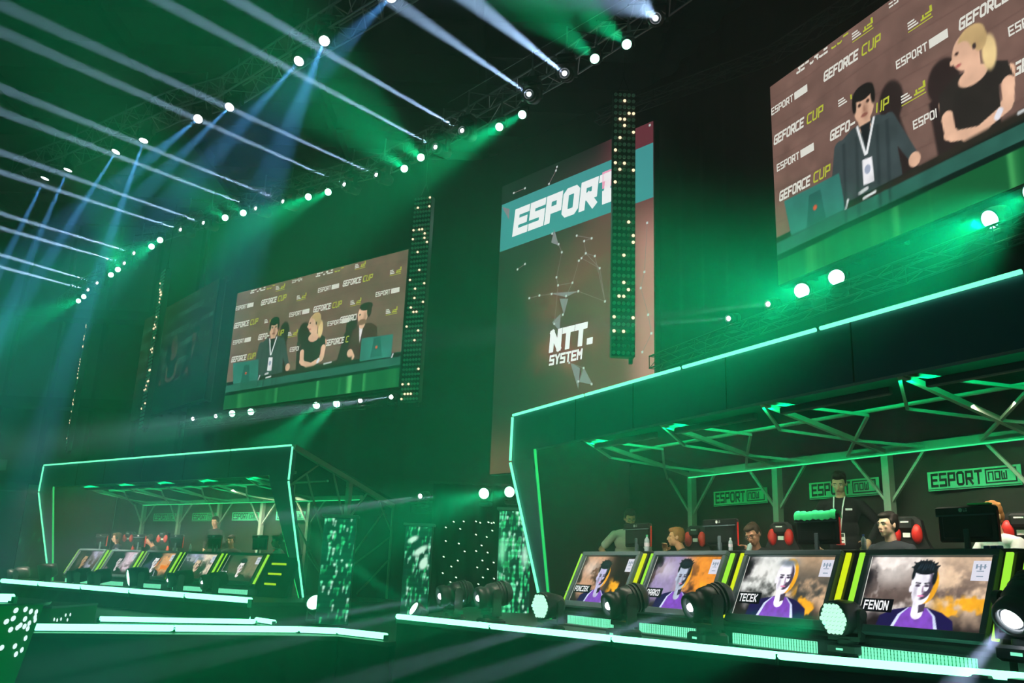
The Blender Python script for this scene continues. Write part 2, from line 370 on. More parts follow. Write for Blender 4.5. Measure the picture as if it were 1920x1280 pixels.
# ---------------------------------------------------------------- LED tubes along the stage edges
def edge_tube(label, pts, r, seg, lift=.03):
    t = thing('stage_edge_light', label, 'light tube', pts[0], group='LED tubes along the stage edges'); o = Vector(pts[0])
    for a, b in zip(pts, pts[1:]):
        a = Vector(a); b = Vector(b); L = (b - a).length; n = max(1, round(L / seg)); d = (b - a) / n
        for i in range(n):
            p = a + d * i - o + Vector((0, 0, lift)); q = p + d * .994
            MB().cyl(p, q, r, n=10).build('light_tube', 'led', t)
            m = MB(); m.bar(p + Vector((0, 0, -r * 1.5)), q + Vector((0, 0, -r * 1.5)), r * 1.6, r * 1.3)
            for e in (p, q): m.box(e + Vector((0, 0, -r * .9)), (r * 1.3, r * 1.6, r * 2.6))
            m.build('tube_channel', 'chan', t)
    return t
edge_tube('long glowing mint tube along the front edge of the right stage', [rA, rB, rC], .034, 2.)
edge_tube('glowing mint tube along the front edge of the far left stage', [lA, lB], .05, 2.)
edge_tube('lowest glowing mint tube, along the front edge of the centre walkway', [atZ(62, 1180, MID), atZ(560, 1184, MID), atZ(635, 1187, MID), atZ(724, 1197, MID)], .045, 2.)
edge_tube('short glowing mint tube on the walkway below the far left stage', [atZ(186, 1164, MID), atZ(480, 1169, MID)], .04, 2.)
edge_tube('stubby glowing mint tube lying at the right end of the upper walkway tube', [atZ(462, 1162, MID), atZ(514, 1170, MID)], .04, 2.)

# ================================================================ PLAYER BOOTHS
RB = Frame((.07, 13.23, DECK), math.atan2(-.8805, .474))
LB = Frame((-12.35, 23.55, DECK), math.atan2(-.5955, .8033))
RAFT = [1.75, 3.4, 5.06, 6.72, 8.38]
def booth(label, fr, side):
    t = thing('player_booth', label, 'booth', matrix=fr.mat())
    L = 10.; m = MB()
    m.box((L / 2, .05, 2.665), (L, .1, .57))
    for x in (1.75, 3.05, 4.7, 6.35, 8.0): m.box((x, -.003, 2.665), (.012, .008, .56), 1)
    m.build('header_board', ['fascia', 'seam'], t)
    for sx, x0 in ((1, 0), (-1, L)):
        m = MB(); P = [(x0, 0, 2.38), (x0 + sx * .66, 0, 2.38), (x0 + sx * .62, 0, 2.25), (x0 + sx * .13, .65, 0), (x0, .65, 0), (x0, 0, 2.25)]
        if sx < 0: P = P[::-1]
        m.prism(P, (0, .07, .02)); m.build('leg_board', 'fascia', t)
        MB().bar((x0 + sx * .66, .01, 2.38), (x0 + sx * .15, .66, 0), .03, .03).build('lit_edge_glow', 'trim_glow', t)  # emission stands in for green light catching the leg's inner edge
        MB().cyl((x0, -.02, 2.93), (x0, -.03, 2.27), .02).build('led_tube', 'led_edge', t)
        MB().cyl((x0, -.03, 2.24), (x0, .63, .02), .02).build('led_tube', 'led_edge', t)
    for a in range(5): MB().cyl((a * 2 + .02, -.02, 2.96), (a * 2 + 1.96, -.02, 2.96), .02).build('led_tube', 'led_edge', t)
    D = 2.0; zf = 2.42; zr = 2.08; zz = lambda y: zf + (zr - zf) * y / D
    for x in RAFT: MB().bar((x, .1, zf), (x, D, zr), .05).build('rafter', 'tube', t)
    MB().cyl((RAFT[0] - .1, 1., zz(1) + .1), (L, 1., zz(1) + .1), .028).build('purlin', 'tube', t)
    MB().bar((RAFT[0] - .1, .13, zf + .01), (L, .13, zf + .01), .05).build('purlin', 'tube', t)
    for x in RAFT:
        for s_ in (-1, 1):
            MB().bar((x, .12, zf), (x + s_ * .6, 1., zz(1) + .05), .03).build('roof_brace', 'tube', t)
            MB().bar((x + s_ * .6, 1., zz(1) + .05), (x, 1.5, zz(1.5)), .03).build('roof_brace', 'tube', t)
            MB().bar((x, 1.5, zz(1.5)), (x + s_ * .55, D, zr), .03).build('roof_brace', 'tube', t)
            MB().bar((x, D, 1.5), (x + s_ * .5, D, zr), .03).build('knee_brace', 'tube', t)
        MB().box((x, D, zr / 2), (.09, .09, zr)).build('post', 'tube', t)
    MB().bar((RAFT[0], D, zr + .02), (L, D, zr + .02), .09).build('rear_beam', 'tube', t)
    MB().bar((RAFT[0], D - .06, zr - .035), (L, D - .06, zr - .035), .014).build('beam_edge_glow', 'beam_edge_glow', t)  # added glowing strip for the beam's lit green edge, also lights the roof
    m = MB(); m.quad((0, .1, 2.96), (L, .1, 2.96), (L, 3., 2.15), (0, 3., 2.15)); m.build('roof_cloth', 'back_cloth', t)
    m = MB(); m.quad((RAFT[0], .12, zf + .08), (L, .12, zf + .08), (L, D + .05, zr + .1), (RAFT[0], D + .05, zr + .1)); m.build('ceiling_cloth', 'back_cloth', t)
    # vinyl backdrop
    m = MB(); n = 160; vs = []
    for i in range(n + 1):
        x = .1 + i * (L - .15) / n; y = D + .12 + .012 * math.sin(x * 8) + .02 * math.sin(x * 2.7); vs += [(x, y, 0), (x, y, 2.42)]
    m.add(vs, [(2 * i, 2 * i + 2, 2 * i + 3, 2 * i + 1) for i in range(n)], 0, True); bd = m.build('backdrop', 'backdrop', t)
    m = MB(); m.quad((.12, .7, 0), (.12, D + .1, 0), (.12, D + .1, 2.4), (.12, .08, 2.95)); m.build('side_curtain', 'back_cloth', t)
    for i, x in enumerate((2.13, 3.86, 5.5, 7.15)):
        w = 1.02; h = .2; z = 1.63; y = D + .07
        m = MB(); m.box((x + w / 2, y, z + h / 2), (w, .008, h)); s_ = m.build('printed_sign', 'print_teal', bd, 'mint green printed sign with black block lettering')
        m = MB(); esport_now(m, (x + .04, y - .008, z + .035), (1, 0, 0), (0, 0, 1), w - .08, 0)
        for c_, d_ in (((x + w / 2, y - .008, z + .012), (w - .02, .002, .008)),): m.box(c_, d_)
        m.build('sign_lettering', 'print_black', bd)
    w_ = MB()  # unseen fill lamps added behind the header to brighten faces and roof tubes
    for i in range(4): w_.box((2.6 + 1.66 * i, .2, 2.3), (1.3, .06, .07), 0, bev=.01)
    w_ = w_.build('fill_bar', 'fixture', t)
    for nm, col, en, z, tgt, sp in (('fill_lamp', (1., .84, .68), E_FILL, 2.25, Vector((-.2, .5, -1.)), 105), ('green_fill_lamp', (.0, 1., .3), E_GREEN_FILL, 2.34, Vector((0, 1., .25)), 170)):
        A = bpy.data.lights.new(nm, 'AREA'); A.shape = 'RECTANGLE'; A.size = 7.8; A.size_y = .05; A.energy = en * (2.4 if side and nm == 'fill_lamp' else 1.); A.color = col; A.spread = math.radians(sp)
        ob = bpy.data.objects.new(nm, A); C.objects.link(ob); ob.parent = w_; ob.location = (4.7, .25, z); ob.rotation_euler = tgt.to_track_quat('-Z', 'Y').to_euler()
    if side:
        x = L; m = MB()
        m.bar((x, .02, 2.93), (x, 3., 2.0), .1); m.build('side_rafter', 'tube', t)
        MB().box((x, 1.62, 1.2), (.1, .1, 2.4)).build('side_post', 'tube', t)
        MB().box((x, 3., 1.), (.04, .04, 2.)).build('side_post', 'tube', t)
        for a, b in (((.0, 2.15), (.75, 2.68)), ((.42, 2.42), (1.5, .2)), ((1.12, 2.55), (1.56, 1.55)), ((1.66, 1.6), (2.15, 2.2)), ((2.5, 2.12), (3., 1.45)), ((1.9, .9), (2.75, 1.9)),
                     ((1.7, .55), (2.95, 1.3)), ((2.1, .1), (2.95, .8)), ((.6, .9), (1.5, .05)), ((.3, 1.4), (1., .55))):
            MB().bar((x, a[0], a[1]), (x, b[0], b[1]), .032).build('side_brace', 'tube', t)
    return t
booth('near right player booth with glowing angular frame and open green roof truss', RB, False)
booth('distant left player booth with glowing angular frame and five desks', LB, True)

# ================================================================ DESKS WITH PORTRAIT SCREENS
PIC = picture_mat('display_pixels', 1.4)
def portrait(seed, A, B, DK, hair=(20, 28, 34), face=(238, 235, 245), shade=(70, 60, 80), rim=(235, 165, 40), shirt=(122, 70, 180), sleeve=(28, 20, 70), stripe=(205, 215, 245), cu=.5, cv=.52, sc=1., dim=1., bald=False, yaw=0.):
    p = Paint(150, 88, 1.8); n = fbm(p.X, p.Y, seed, 5, 2.2); n2 = fbm(p.X + 5, p.Y, seed + 7, 4, 3.); k = sm((p.U - .35) / .35)
    p.c[:] = p.col(A); p.mix(k, B); p.mix(sm((n - .47) * 7) * sm((.95 - p.V) * 1.2 + .3), DK); p.mix(sm((.16 - p.U) * 6 + (n2 - .5) * 2), (24, 22, 26)); p.mix(sm((.35 - p.V) * 3.2 + (n2 - .5)), (34, 28, 30))
    if rim: p.mix(sm((n2 - .52) * 9) * sm((p.U - .55) * 6) * sm((.62 - p.V) * 5), rim)
    c = lambda du, dv: (cu + du * sc, cv + dv * sc)
    # shoulders, jersey
    p.poly([c(-.33, -.62), c(-.30, -.36), c(-.20, -.27), c(-.06, -.22), c(.08, -.22), c(.20, -.28), c(.29, -.38), c(.32, -.62)], sleeve)
    p.poly([c(-.22, -.62), c(-.15, -.33), c(-.08, -.23), c(.08, -.23), c(.15, -.33), c(.21, -.62)], stripe)
    p.poly([c(-.19, -.62), c(-.125, -.33), c(-.07, -.23), c(.07, -.23), c(.13, -.33), c(.175, -.62)], shirt)
    # neck and head
    p.cap(c(-.0, -.30), c(0, -.08), .085 * sc, .085 * sc, face); p.poly([c(.01, -.3), c(.055, -.27), c(.055, -.05), c(.0, -.15)], shade)
    if rim: p.ell(*c(.03 + yaw, .1), .098 * sc, .27 * sc, rim)
    p.ell(*c(-.085 + yaw, .03), .016 * sc, .05 * sc, face); p.ell(*c(yaw, .13), .092 * sc, .20 * sc, face); p.ell(*c(yaw, -.0), .075 * sc, .19 * sc, face)
    half = sm((p.U - (cu + (yaw + .006 + .03 * np.sin((p.V - cv) * 9)) * sc)) / .035)
    p.mix(sm(1 - np.hypot((p.X - (cu + (yaw - .045) * sc) * 1.8) / .05, (p.Y - cv - .0 * sc) / .16)) * .35, shade)
    p.ell(*c(yaw, .10), .088 * sc, .22 * sc, shade, 1., 0, half); p.ell(*c(.035 + yaw, .06), .02 * sc, .06 * sc, face)
    for s_ in (-1, 1):
        p.ell(*c(yaw + s_ * .036, .075), .02 * sc, .018 * sc, (70, 60, 80)); p.cap(c(yaw + s_ * .055, .115), c(yaw + s_ * .018, .108), .008 * sc, .01 * sc, (30, 28, 40))
    p.cap(c(yaw + .008, .07), c(yaw + .012, -.01), .006 * sc, .012 * sc, (150, 120, 150)); p.ell(*c(yaw + .004, -.065), .026 * sc, .013 * sc, (215, 120, 165))
    p.mix(sm((p.V - (cv + .2 * sc)) * 30) * sm(1 - np.abs(p.U - cu - yaw * sc) / (.02 * sc + .075)) * (0 if bald else 0), hair)
    if bald: p.ell(*c(yaw, .30), .088 * sc, .055 * sc, (120, 130, 140), 6)
    else:
        p.ell(*c(yaw, .315), .1 * sc, .085 * sc, hair); p.ell(*c(yaw - .088, .23), .014 * sc, .075 * sc, hair); p.ell(*c(yaw + .088, .2), .018 * sc, .11 * sc, hair); p.ell(*c(yaw - .01, .37), .08 * sc, .06 * sc, hair)
        for i in range(16): a = -.2 + i * .24; p.cap(c(yaw + .07 * math.cos(a), .33 + .05 * math.sin(a)), c(yaw + (.1 + .02 * math.sin(i * 2.4)) * math.cos(a + .15), .345 + (.095 + .02 * math.sin(i * 3.1)) * math.sin(a + .1)), .03 * sc, .008 * sc, hair)
        for i in range(7): p.cap(c(yaw - .06 + i * .02, .31 + .02 * math.sin(i * 2)), c(yaw - .045 + i * .018, .38 + .02 * math.sin(i * 3)), .004, .002, (52, 74, 88), 2)
    n3 = fbm(p.X * 3, p.Y * 3, seed + 3, 4, 5.); p.c *= (dim * (.86 + .28 * n3))[..., None]
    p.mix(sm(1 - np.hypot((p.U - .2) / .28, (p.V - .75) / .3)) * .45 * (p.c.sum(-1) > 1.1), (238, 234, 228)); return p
DT = Vector((0, .33, .72)); DN = Vector((0, -.909, .417)); SL = DT.length; DU = DT.normalized()
def desk(label, fr, x, pic, name, lights=('lime', 'lime2'), card=True, w=1.5, group='gaming desks with portrait screens', name_h=.085, zs=1.):
    t = thing('gaming_desk', label, 'desk', matrix=fr.mat() @ Matrix.Translation((x, 0, 0)) @ Matrix.Scale(zs, 4, (0, 0, 1)), group=group)
    S = lambda a, s_, off=0.: Vector((a, .12, .2)) + DU * s_ + DN * off
    m = MB(); prof = [(.12, .2), (.45, .92), (1.1, .92), (1.1, .0), (.2, .0), (.2, .14), (.12, .18)]
    m.prism([(.01, y, z) for y, z in prof], (w - .02, 0, 0)); m.build('cabinet', 'cabinet', t)
    MB().box((w / 2, .78, .935), (w - .01, .66, .03), bev=.008).build('desk_top', 'desktop', t)
    R = Matrix(((1, 0, 0), (0, DU.y, -DN.y), (0, DU.z, -DN.z)))   # columns x, DU, -DN
    R = Matrix((Vector((1, 0, 0)), DU, Vector((1, 0, 0)).cross(DU))).transposed()
    x0, x1, s0, s1 = .17, w - .17, .1, .74; m = MB(); f = .055
    for (a, b, c, d) in ((x0 - f, x1 + f, s0 - f - .02, s0), (x0 - f, x1 + f, s1, s1 + f), (x0 - f, x0, s0, s1), (x1, x1 + f, s0, s1)):
        m.box(S((a + b) / 2, (c + d) / 2, .03), (b - a, d - c, .06), 0, R, bev=.006)
    m.build('screen_frame', 'bezel', t)
    MB().box(S((x0 + x1) / 2, (s0 + s1) / 2, .008), (x1 - x0, s1 - s0, .012), 0, R).build('display_panel', 'plastic', t)
    W = x1 - x0; H = s1 - s0; P0 = S(x0, s0, .017)
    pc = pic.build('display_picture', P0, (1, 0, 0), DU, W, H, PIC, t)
    PP = lambda u, v, o=.004: P0 + Vector((u * W, 0, 0)) + DU * (v * H) + DN * o
    if name:
        m = MB(); tw = text(MB(), name, (0, 0, 0), (1, 0, 0), DU, name_h, 0, 1.3, .72, 2.1)
        m.quad(PP(.0, .2), PP(.03 + (tw + .03) / W, .2), PP(.03 + (tw + .03) / W, .2 + (name_h + .035) / H), PP(.0, .2 + (name_h + .035) / H))
        m.build('name_band', 'name_band', t)
        m = MB(); text(m, name, PP(.03, .2, .007) + DU * .018, (1, 0, 0), DU, name_h, 0, 1.3, .72, 2.1); m.build('player_name', 'txt_white', t, 'white block player name')
    if card:
        m = MB(); m.quad(PP(.85, .68), PP(.98, .68), PP(.98, .95), PP(.85, .95)); m.build('logo_card', 'card', t)
        m = MB()
        for (a, b, c, d) in ((.875, .86, .955, .872), (.875, .84, .888, .9), (.905, .82, .918, .9), (.935, .84, .948, .9), (.885, .8, .94, .812), (.89, .73, .94, .745)):
            m.quad(PP(a, b, .007), PP(c, b, .007), PP(c, d, .007), PP(a, d, .007))
        m.build('logo_mark', 'card_mark', t)
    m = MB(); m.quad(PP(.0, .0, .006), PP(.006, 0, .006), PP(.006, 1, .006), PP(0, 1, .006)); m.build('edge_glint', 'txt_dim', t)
    for k, xx in enumerate((.055, w - .055)):
        MB().box(S(xx, .42, .02), (.06, .72, .02), 0, R, bev=.004).build('side_light', lights[k], t)
        MB().box(S(xx, .22, .032), (.06, .012, .003), 0, R).build('light_joint', 'lens_off', t)
    m = MB(); nx = int((w - .34) / .035)
    m.box((w / 2, .115, .075), (w - .42, .02, .1), 0); lp = m.build('light_pad', 'panel_light', t)
    m = MB()
    for i in range(nx + 1):
        for j in range(4): m.box((.21 + (w - .42) * i / nx, .103, .033 + j * .028), (.008, .003, .1 / 12)) if j else m.box((.21 + (w - .42) * i / nx, .103, .075), (.004, .003, .1))
    m.build('pad_grille', 'print_teal', lp)
    MB().box((w / 2, .06, .012), (w - .1, .14, .024), bev=.004).build('base_strip', 'deck', t)
    return t
DX = [1.28 + 1.545 * i for i in range(5)]
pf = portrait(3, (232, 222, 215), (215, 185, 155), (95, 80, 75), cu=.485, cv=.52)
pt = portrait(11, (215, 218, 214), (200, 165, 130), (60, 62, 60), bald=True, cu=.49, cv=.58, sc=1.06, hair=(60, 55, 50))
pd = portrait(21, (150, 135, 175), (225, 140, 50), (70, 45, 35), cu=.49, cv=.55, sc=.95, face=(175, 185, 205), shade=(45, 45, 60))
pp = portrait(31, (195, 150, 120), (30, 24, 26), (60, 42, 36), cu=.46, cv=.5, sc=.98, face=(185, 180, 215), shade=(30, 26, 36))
desk('black gaming desk whose portrait screen reads PONCZEK', RB, DX[0], pp, 'PONCZEK', name_h=.075)
desk('black gaming desk whose portrait screen reads DARKO', RB, DX[1], pd, 'DARKO', ('lime', 'lime'), name_h=.08)
desk('black gaming desk whose portrait screen reads TECEK', RB, DX[2], pt, 'TECEK', ('lime2', 'lime2'))
desk('black gaming desk whose portrait screen reads FENON', RB, DX[3], pf, 'FENON', ('lime', 'lime'))
desk('black gaming desk cut off by the photo edge, right of the one reading FENON', RB, DX[4], pp, None, ('lime', 'lime'))
dk = (26, 26, 28)
q1 = portrait(41, (40, 34, 34), (190, 180, 210), (90, 70, 70), cu=.4, cv=.5, sc=1.1, face=(200, 150, 110), shade=(80, 50, 40), rim=None, shirt=dk, sleeve=dk, stripe=dk, dim=.9)
q2 = portrait(42, (24, 30, 34), (215, 190, 205), (120, 100, 110), cu=.45, cv=.5, sc=.9, face=(205, 195, 200), shade=(70, 70, 70), rim=None, shirt=dk, sleeve=dk, stripe=dk)
q3 = portrait(43, (22, 26, 28), (220, 160, 110), (60, 60, 90), cu=.42, cv=.55, sc=1., face=(230, 225, 230), shade=(120, 110, 110), rim=(230, 120, 30), shirt=dk, sleeve=(34, 34, 38), stripe=(150, 160, 175))
q4 = portrait(44, (165, 165, 200), (225, 205, 185), (40, 50, 48), cu=.5, cv=.5, sc=1.05, face=(215, 185, 160), shade=(70, 55, 45), rim=None, shirt=(45, 50, 40), sleeve=(40, 46, 40), stripe=(45, 50, 40), bald=True)
q5 = portrait(45, (45, 62, 48), (120, 110, 90), (80, 80, 66), cu=.5, cv=.5, sc=.9, face=(232, 222, 222), shade=(110, 90, 80), rim=None, shirt=(36, 52, 40), sleeve=(32, 48, 38), stripe=(36, 52, 40))
LBX = [1.62 + 1.51 * i for i in range(5)]
for i, (pc, nm, lb) in enumerate(((q1, None, 'distant gaming desk at the far left end of its row, portrait with tan face'), (q2, None, 'second desk from the left in the distant booth, portrait beside pink smoke'),
                      (q3, 'RUZ', 'middle desk in the distant booth, portrait beside orange smoke'), (q4, None, 'fourth desk from the left in the distant booth, portrait before pale smoke'),
                      (q5, 'RUZ', 'distant gaming desk with olive green portrait, next to the striped end panel'))):
    desk(lb, LB, LBX[i], pc, nm, ('lime', 'lime'), card=(i != 0), w=1.46, group='desks in the distant booth', name_h=.09, zs=.89)
# striped end panel of the distant desk row
t = thing('desk_end_panel', 'dark desk end panel with three yellow green bars', 'panel', matrix=LB.mat() @ Matrix.Translation((9.17, 0, 0)) @ Matrix.Scale(.89, 4, (0, 0, 1)))
m = MB(); m.prism([(0, .16, 0), (0, .45, .95), (0, .52, .95), (0, .23, 0)], (.83, 0, 0)); m.build('panel_board', 'black_cloth', t)
for k, (z, w) in enumerate(((.72, .44), (.5, .4), (.28, .35))):
    y = .16 + .29 * z / .95 - .012; MB().box((.1 + w / 2, y, z), (w, .012, .045), 0, Matrix.Rotation(.0, 3, 'X')).build('accent_bar', 'yellow_bar', t)

# ================================================================ BIG LED SCREENS
def studio():
    p = Paint(400, 205, 7.3 / 3.7)
    p.c[:] = p.col((112, 86, 78)); n = fbm(p.X, p.Y, 5, 4, 3.); p.mix((n - .45) * .6, (140, 112, 100)); p.mix(sm((.25 - p.U) * 1.5) * .35, (140, 100, 84)); p.mix(sm((p.U - .6)) * .35, (80, 58, 56))
    for v in (.3, .46, .62, .78, .93): p.mix(sm(1 - np.abs(p.V - v + .01 * np.sin(p.U * 14)) / .006) * .25, (80, 58, 54))
    sh = (44, 34, 34); skin = (222, 178, 150)
    # soft shadows on the printed wall, then the three presenters; what they cover hides the wall print
    p.who = np.zeros(p.U.shape); _m = p.mix
    def mix2(m, c): p.who = np.maximum(p.who, np.clip(m, 0, 1)) if isinstance(c, tuple) and c != sh else p.who; _m(m, c)
    p.mix = mix2
    p.ell(.345, .56, .03, .09, sh, 3); p.poly([(.30, .5), (.36, .5), (.40, .2), (.3, .2)], sh, 3)
    p.ell(.465, .52, .035, .09, sh, 3); p.poly([(.43, .46), (.5, .5), (.5, .22), (.44, .22)], sh, 3)
    p.ell(.735, .50, .03, .09, sh, 3); p.poly([(.70, .46), (.76, .5), (.76, .22), (.665, .22)], sh, 3)
    jk = (58, 70, 72)
    p.poly([(.195, .5), (.24, .54), (.31, .54), (.345, .5), (.36, .2), (.17, .2)], jk); p.cap((.205, .49), (.178, .22), .03, .026, jk); p.cap((.335, .49), (.385, .29), .032, .022, jk)
    p.cap((.275, .56), (.277, .52), .03, .03, skin); p.poly([(.262, .53), (.292, .53), (.277, .42)], (30, 34, 38))
    p.ell(.277, .615, .027, .078, skin); p.ell(.277, .675, .028, .035, (28, 26, 26)); p.ell(.252, .64, .006, .04, (28, 26, 26)); p.ell(.302, .64, .006, .04, (28, 26, 26))
    for s_ in (-1, 1): p.ell(.277 + s_ * .011, .625, .0045, .008, (60, 40, 36))
    p.ell(.277, .572, .009, .008, (150, 90, 80)); p.cap((.277, .61), (.278, .592), .003, .005, (190, 140, 115))
    p.cap((.256, .535), (.272, .4), .006, .006, (235, 238, 240)); p.cap((.3, .535), (.276, .4), .006, .006, (235, 238, 240)); p.poly([(.262, .27), (.29, .265), (.288, .375), (.263, .38)], (232, 232, 236))
    p.ell(.275, .33, .008, .02, (150, 160, 180)); p.ell(.388, .272, .014, .03, skin)
    # presenter in black top
    p.cap((.462, .43), (.468, .31), .024, .022, skin); p.cap((.592, .42), (.585, .32), .024, .022, skin); p.cap((.466, .30), (.515, .26), .022, .018, skin); p.cap((.585, .31), (.535, .275), .022, .018, skin)
    p.poly([(.452, .47), (.488, .51), (.555, .5), (.592, .46), (.60, .39), (.572, .39), (.568, .24), (.482, .24), (.485, .36), (.45, .37)], (42, 38, 36))
    p.cap((.528, .56), (.525, .49), .03, .034, skin); p.ell(.525, .475, .03, .035, skin); p.ell(.561, .53, .014, .07, (224, 196, 140), 2)
    p.ell(.515, .585, .027, .072, skin); p.ell(.53, .628, .027, .044, (196, 166, 116)); p.ell(.546, .60, .014, .045, (196, 166, 116)); p.ell(.508, .58, .02, .05, skin)
    p.ell(.498, .595, .004, .007, (70, 50, 44)); p.ell(.499, .545, .006, .006, (175, 95, 90)); p.ell(.534, .585, .004, .012, (60, 50, 50)); p.ell(.487, .57, .005, .012, skin)
    p.cap((.466, .37), (.47, .30), .024, .02, skin); p.cap((.588, .38), (.585, .31), .024, .02, skin); p.cap((.474, .285), (.515, .262), .02, .02, skin); p.cap((.582, .295), (.535, .265), .02, .018, skin); p.cap((.5, .258), (.54, .262), .018, .018, skin); p.cap((.562, .275), (.568, .292), .012, .012, (225, 225, 235))
    # presenter in maroon jacket
    p.poly([(.745, .46), (.775, .51), (.84, .5), (.872, .46), (.885, .2), (.745, .2)], (74, 42, 44)); p.cap((.755, .45), (.735, .32), .028, .026, (74, 42, 44)); p.cap((.738, .3), (.75, .27), .03, .026, skin)
    p.poly([(.775, .5), (.80, .51), (.785, .36)], (225, 222, 222)); p.cap((.795, .55), (.79, .5), .03, .03, skin)
    p.ell(.79, .575, .026, .072, skin); p.ell(.805, .635, .034, .03, (38, 34, 32)); p.ell(.823, .6, .012, .05, (50, 44, 40)); p.ell(.775, .58, .004, .007, (60, 44, 40)); p.ell(.79, .52, .022, .022, (130, 96, 80), 2)
    # counter, laptops, front panel
    p.poly([(-.1, .12), (-.1, .225), (1.1, .25), (1.1, .15)], (26, 34, 30)); p.poly([(.2, .215), (.75, .27), (.75, .235), (.2, .19)], (44, 40, 34), 4)
    for q, mk in (([(.048, .205), (.21, .205), (.199, .378), (.03, .385)], (.125, .28)), ([(.794, .225), (.953, .22), (.955, .385), (.795, .395)], (.875, .31))):
        p.poly(q, (52, 118, 108)); p.poly([(mk[0] - .028, mk[1] - .07), (mk[0] + .03, mk[1] - .07), (mk[0] + .018, mk[1] + .07), (mk[0] - .016, mk[1] + .07)], (40, 96, 88)); p.ell(mk[0], mk[1], .006, .012, (190, 70, 50))
        p.cap((q[1][0] - .0, .2), (q[1][0] + .008, .24), .006, .006, (220, 225, 225))
    p.cap((.26, .215), (.29, .22), .006, .006, (210, 215, 215)); p.cap((.25, .245), (.27, .25), .008, .008, (200, 205, 205)); p.cap((.6, .25), (.64, .255), .006, .006, (200, 205, 205))
    p.poly([(-.1, .14), (-.1, .2), (1.1, .215), (1.1, .155)], (44, 96, 84)); p.poly([(-.1, .10), (-.1, .14), (1.1, .155), (1.1, .12)], (10, 30, 24))
    p.mix = _m; n4 = fbm(p.X * 2, p.Y * 2, 19, 4, 6.); p.c *= (.84 + .3 * n4)[..., None]
    for u, v, a in ((.262, .59, .5), (.52, .57, .1), (.785, .56, .4)): p.mix(sm(1 - np.hypot((p.U - u - .018) / .014, (p.V - v) / .07)) * a * p.who, (120, 82, 68))
    for u in (.215, .25, .305, .33): p.mix(sm(1 - np.abs(p.U - u - .02 * (p.V - .4)) / .008) * .4 * p.who * (p.V < .5), (30, 38, 42))
    g = sm(1 - (p.V - (.112 + .02 * p.U)) / .006); st = .5 + .5 * np.sin(p.U * 60 + 2 * np.sin(p.U * 17)); st2 = sm((fbm(p.X * 3, p.Y * .05, 9, 3, 4.) - .4) * 3)
    base = np.stack([20 + 60 * st * st2, 90 + 90 * st * st2, 50 + 50 * st * st2], -1) / 255.; p.mix(g, base); return p
SCR = picture_mat('big_screen_pixels', 1.3); SCRDIM = picture_mat('far_screen_pixels', .08); BNR = picture_mat('banner_pixels', 1.7)
def logo(m, kind, P, ux, uy, k):
    """GEFORCE CUP, ESPORT NOW and the small emblem of the sponsor wall"""
    if kind == 'G': a = text(m, 'GEFORCE', P, ux, uy, .18 * k, 0, 1.6, .74, 2.0, .15); text(m, 'CUP', Vector(P) + ux * (a + .05 * k), ux, uy, .18 * k, 1, 1.2, .85, 2.0, .15)
    elif kind == 'E': esport_now(m, P, ux, uy, .88 * k, 0, 'solid')
    else:
        for i in range(3): m.quad(*[Vector(P) + ux * a * k + uy * b * k for a, b in ((0, i * .045), (.18 - .03 * i, i * .045), (.18 - .03 * i, i * .045 + .025), (0, i * .045 + .025))], 0)
        for (a, b, c, d) in ((.0, -.045, .42, -.03), (.22, 0, .4, .03), (.3, .05, .42, .08), (.25, 0, .28, .08), (.38, .05, .42, .15)):
            m.quad(*[Vector(P) + ux * x * k + uy * y * k for x, y in ((a, b), (c, b), (c, d), (a, d))], 1)
LOGOS = [('E', .36, .965), ('G', .502, .965), ('C', .725, .955), ('E', .002, .845), ('G', .172, .835), ('C', .40, .815), ('E', .525, .83), ('G', .665, .83), ('C', .915, .84), ('G', .005, .685), ('C', .21, .675), ('E', .365, .68), ('G', .508, .675), ('C', .718, .672), ('E', .85, .69),
         ('E', .012, .545), ('G', .18, .54), ('C', .37, .525), ('E', .6, .54), ('G', .667, .545), ('C', .91, .545), ('G', .015, .392), ('E', .392, .39), ('G', .60, .385), ('E', .885, .41), ('G', .09, .965), ('C', .26, .94)]
HIDE = [(.17, .38, .2, .71), (.45, .6, .2, .68), (.7, .89, .2, .68)]
def big_screen(label, fr, W, H, mt, pic, mats=('txt_dim', 'txt_lime'), names=True):
    t = thing('led_screen', label, 'screen', matrix=fr.mat())
    MB().box((W / 2, .12, H / 2), (W + .06, .2, H + .06), bev=.02).build('screen_housing', 'plastic', t)
    if pic: pic.build('screen_picture', (0, 0, 0), (1, 0, 0), (0, 0, 1), W, H, mt, t)
    ux = Vector((1, 0, 0)); uy = Vector((0, 0, 1)); ny, nx = pic.who.shape
    for k, u, v in LOGOS:
        if u + {'E': .12, 'G': .16, 'C': .06}[k] > 1.: continue
        m = MB(); logo(m, k, (u * W, -.006, v * H), ux, uy, 1.); keep = []
        for i, f in enumerate(m.f):      # strokes behind a presenter are not drawn
            ok = True
            for c in [sum((Vector(m.v[j]) for j in f), Vector()) / 4] + [Vector(m.v[j]) for j in f]:
                a, b = int(min(max(c.x / W, 0), .999) * nx), int(min(max(c.z / H, 0), .999) * ny)
                if pic.who[b, a] > .5 or c.x > W or c.z > H: ok = False
            if ok: keep.append(i)
        if not keep: continue
        m.f = [m.f[i] for i in keep]; m.m = [m.m[i] for i in keep]; m.sm = [m.sm[i] for i in keep]
        m.build('sponsor_logo', mats, t)
    m = MB()
    for i in range(8): m.box((W * (i + .5) / 8, .3, H / 2), (.05, .18, H), 0)
    m.bar((0, .3, H + .1), (W, .3, H + .1), .12); m.build('hanging_frame', 'fixture', t); return t
ST = studio()
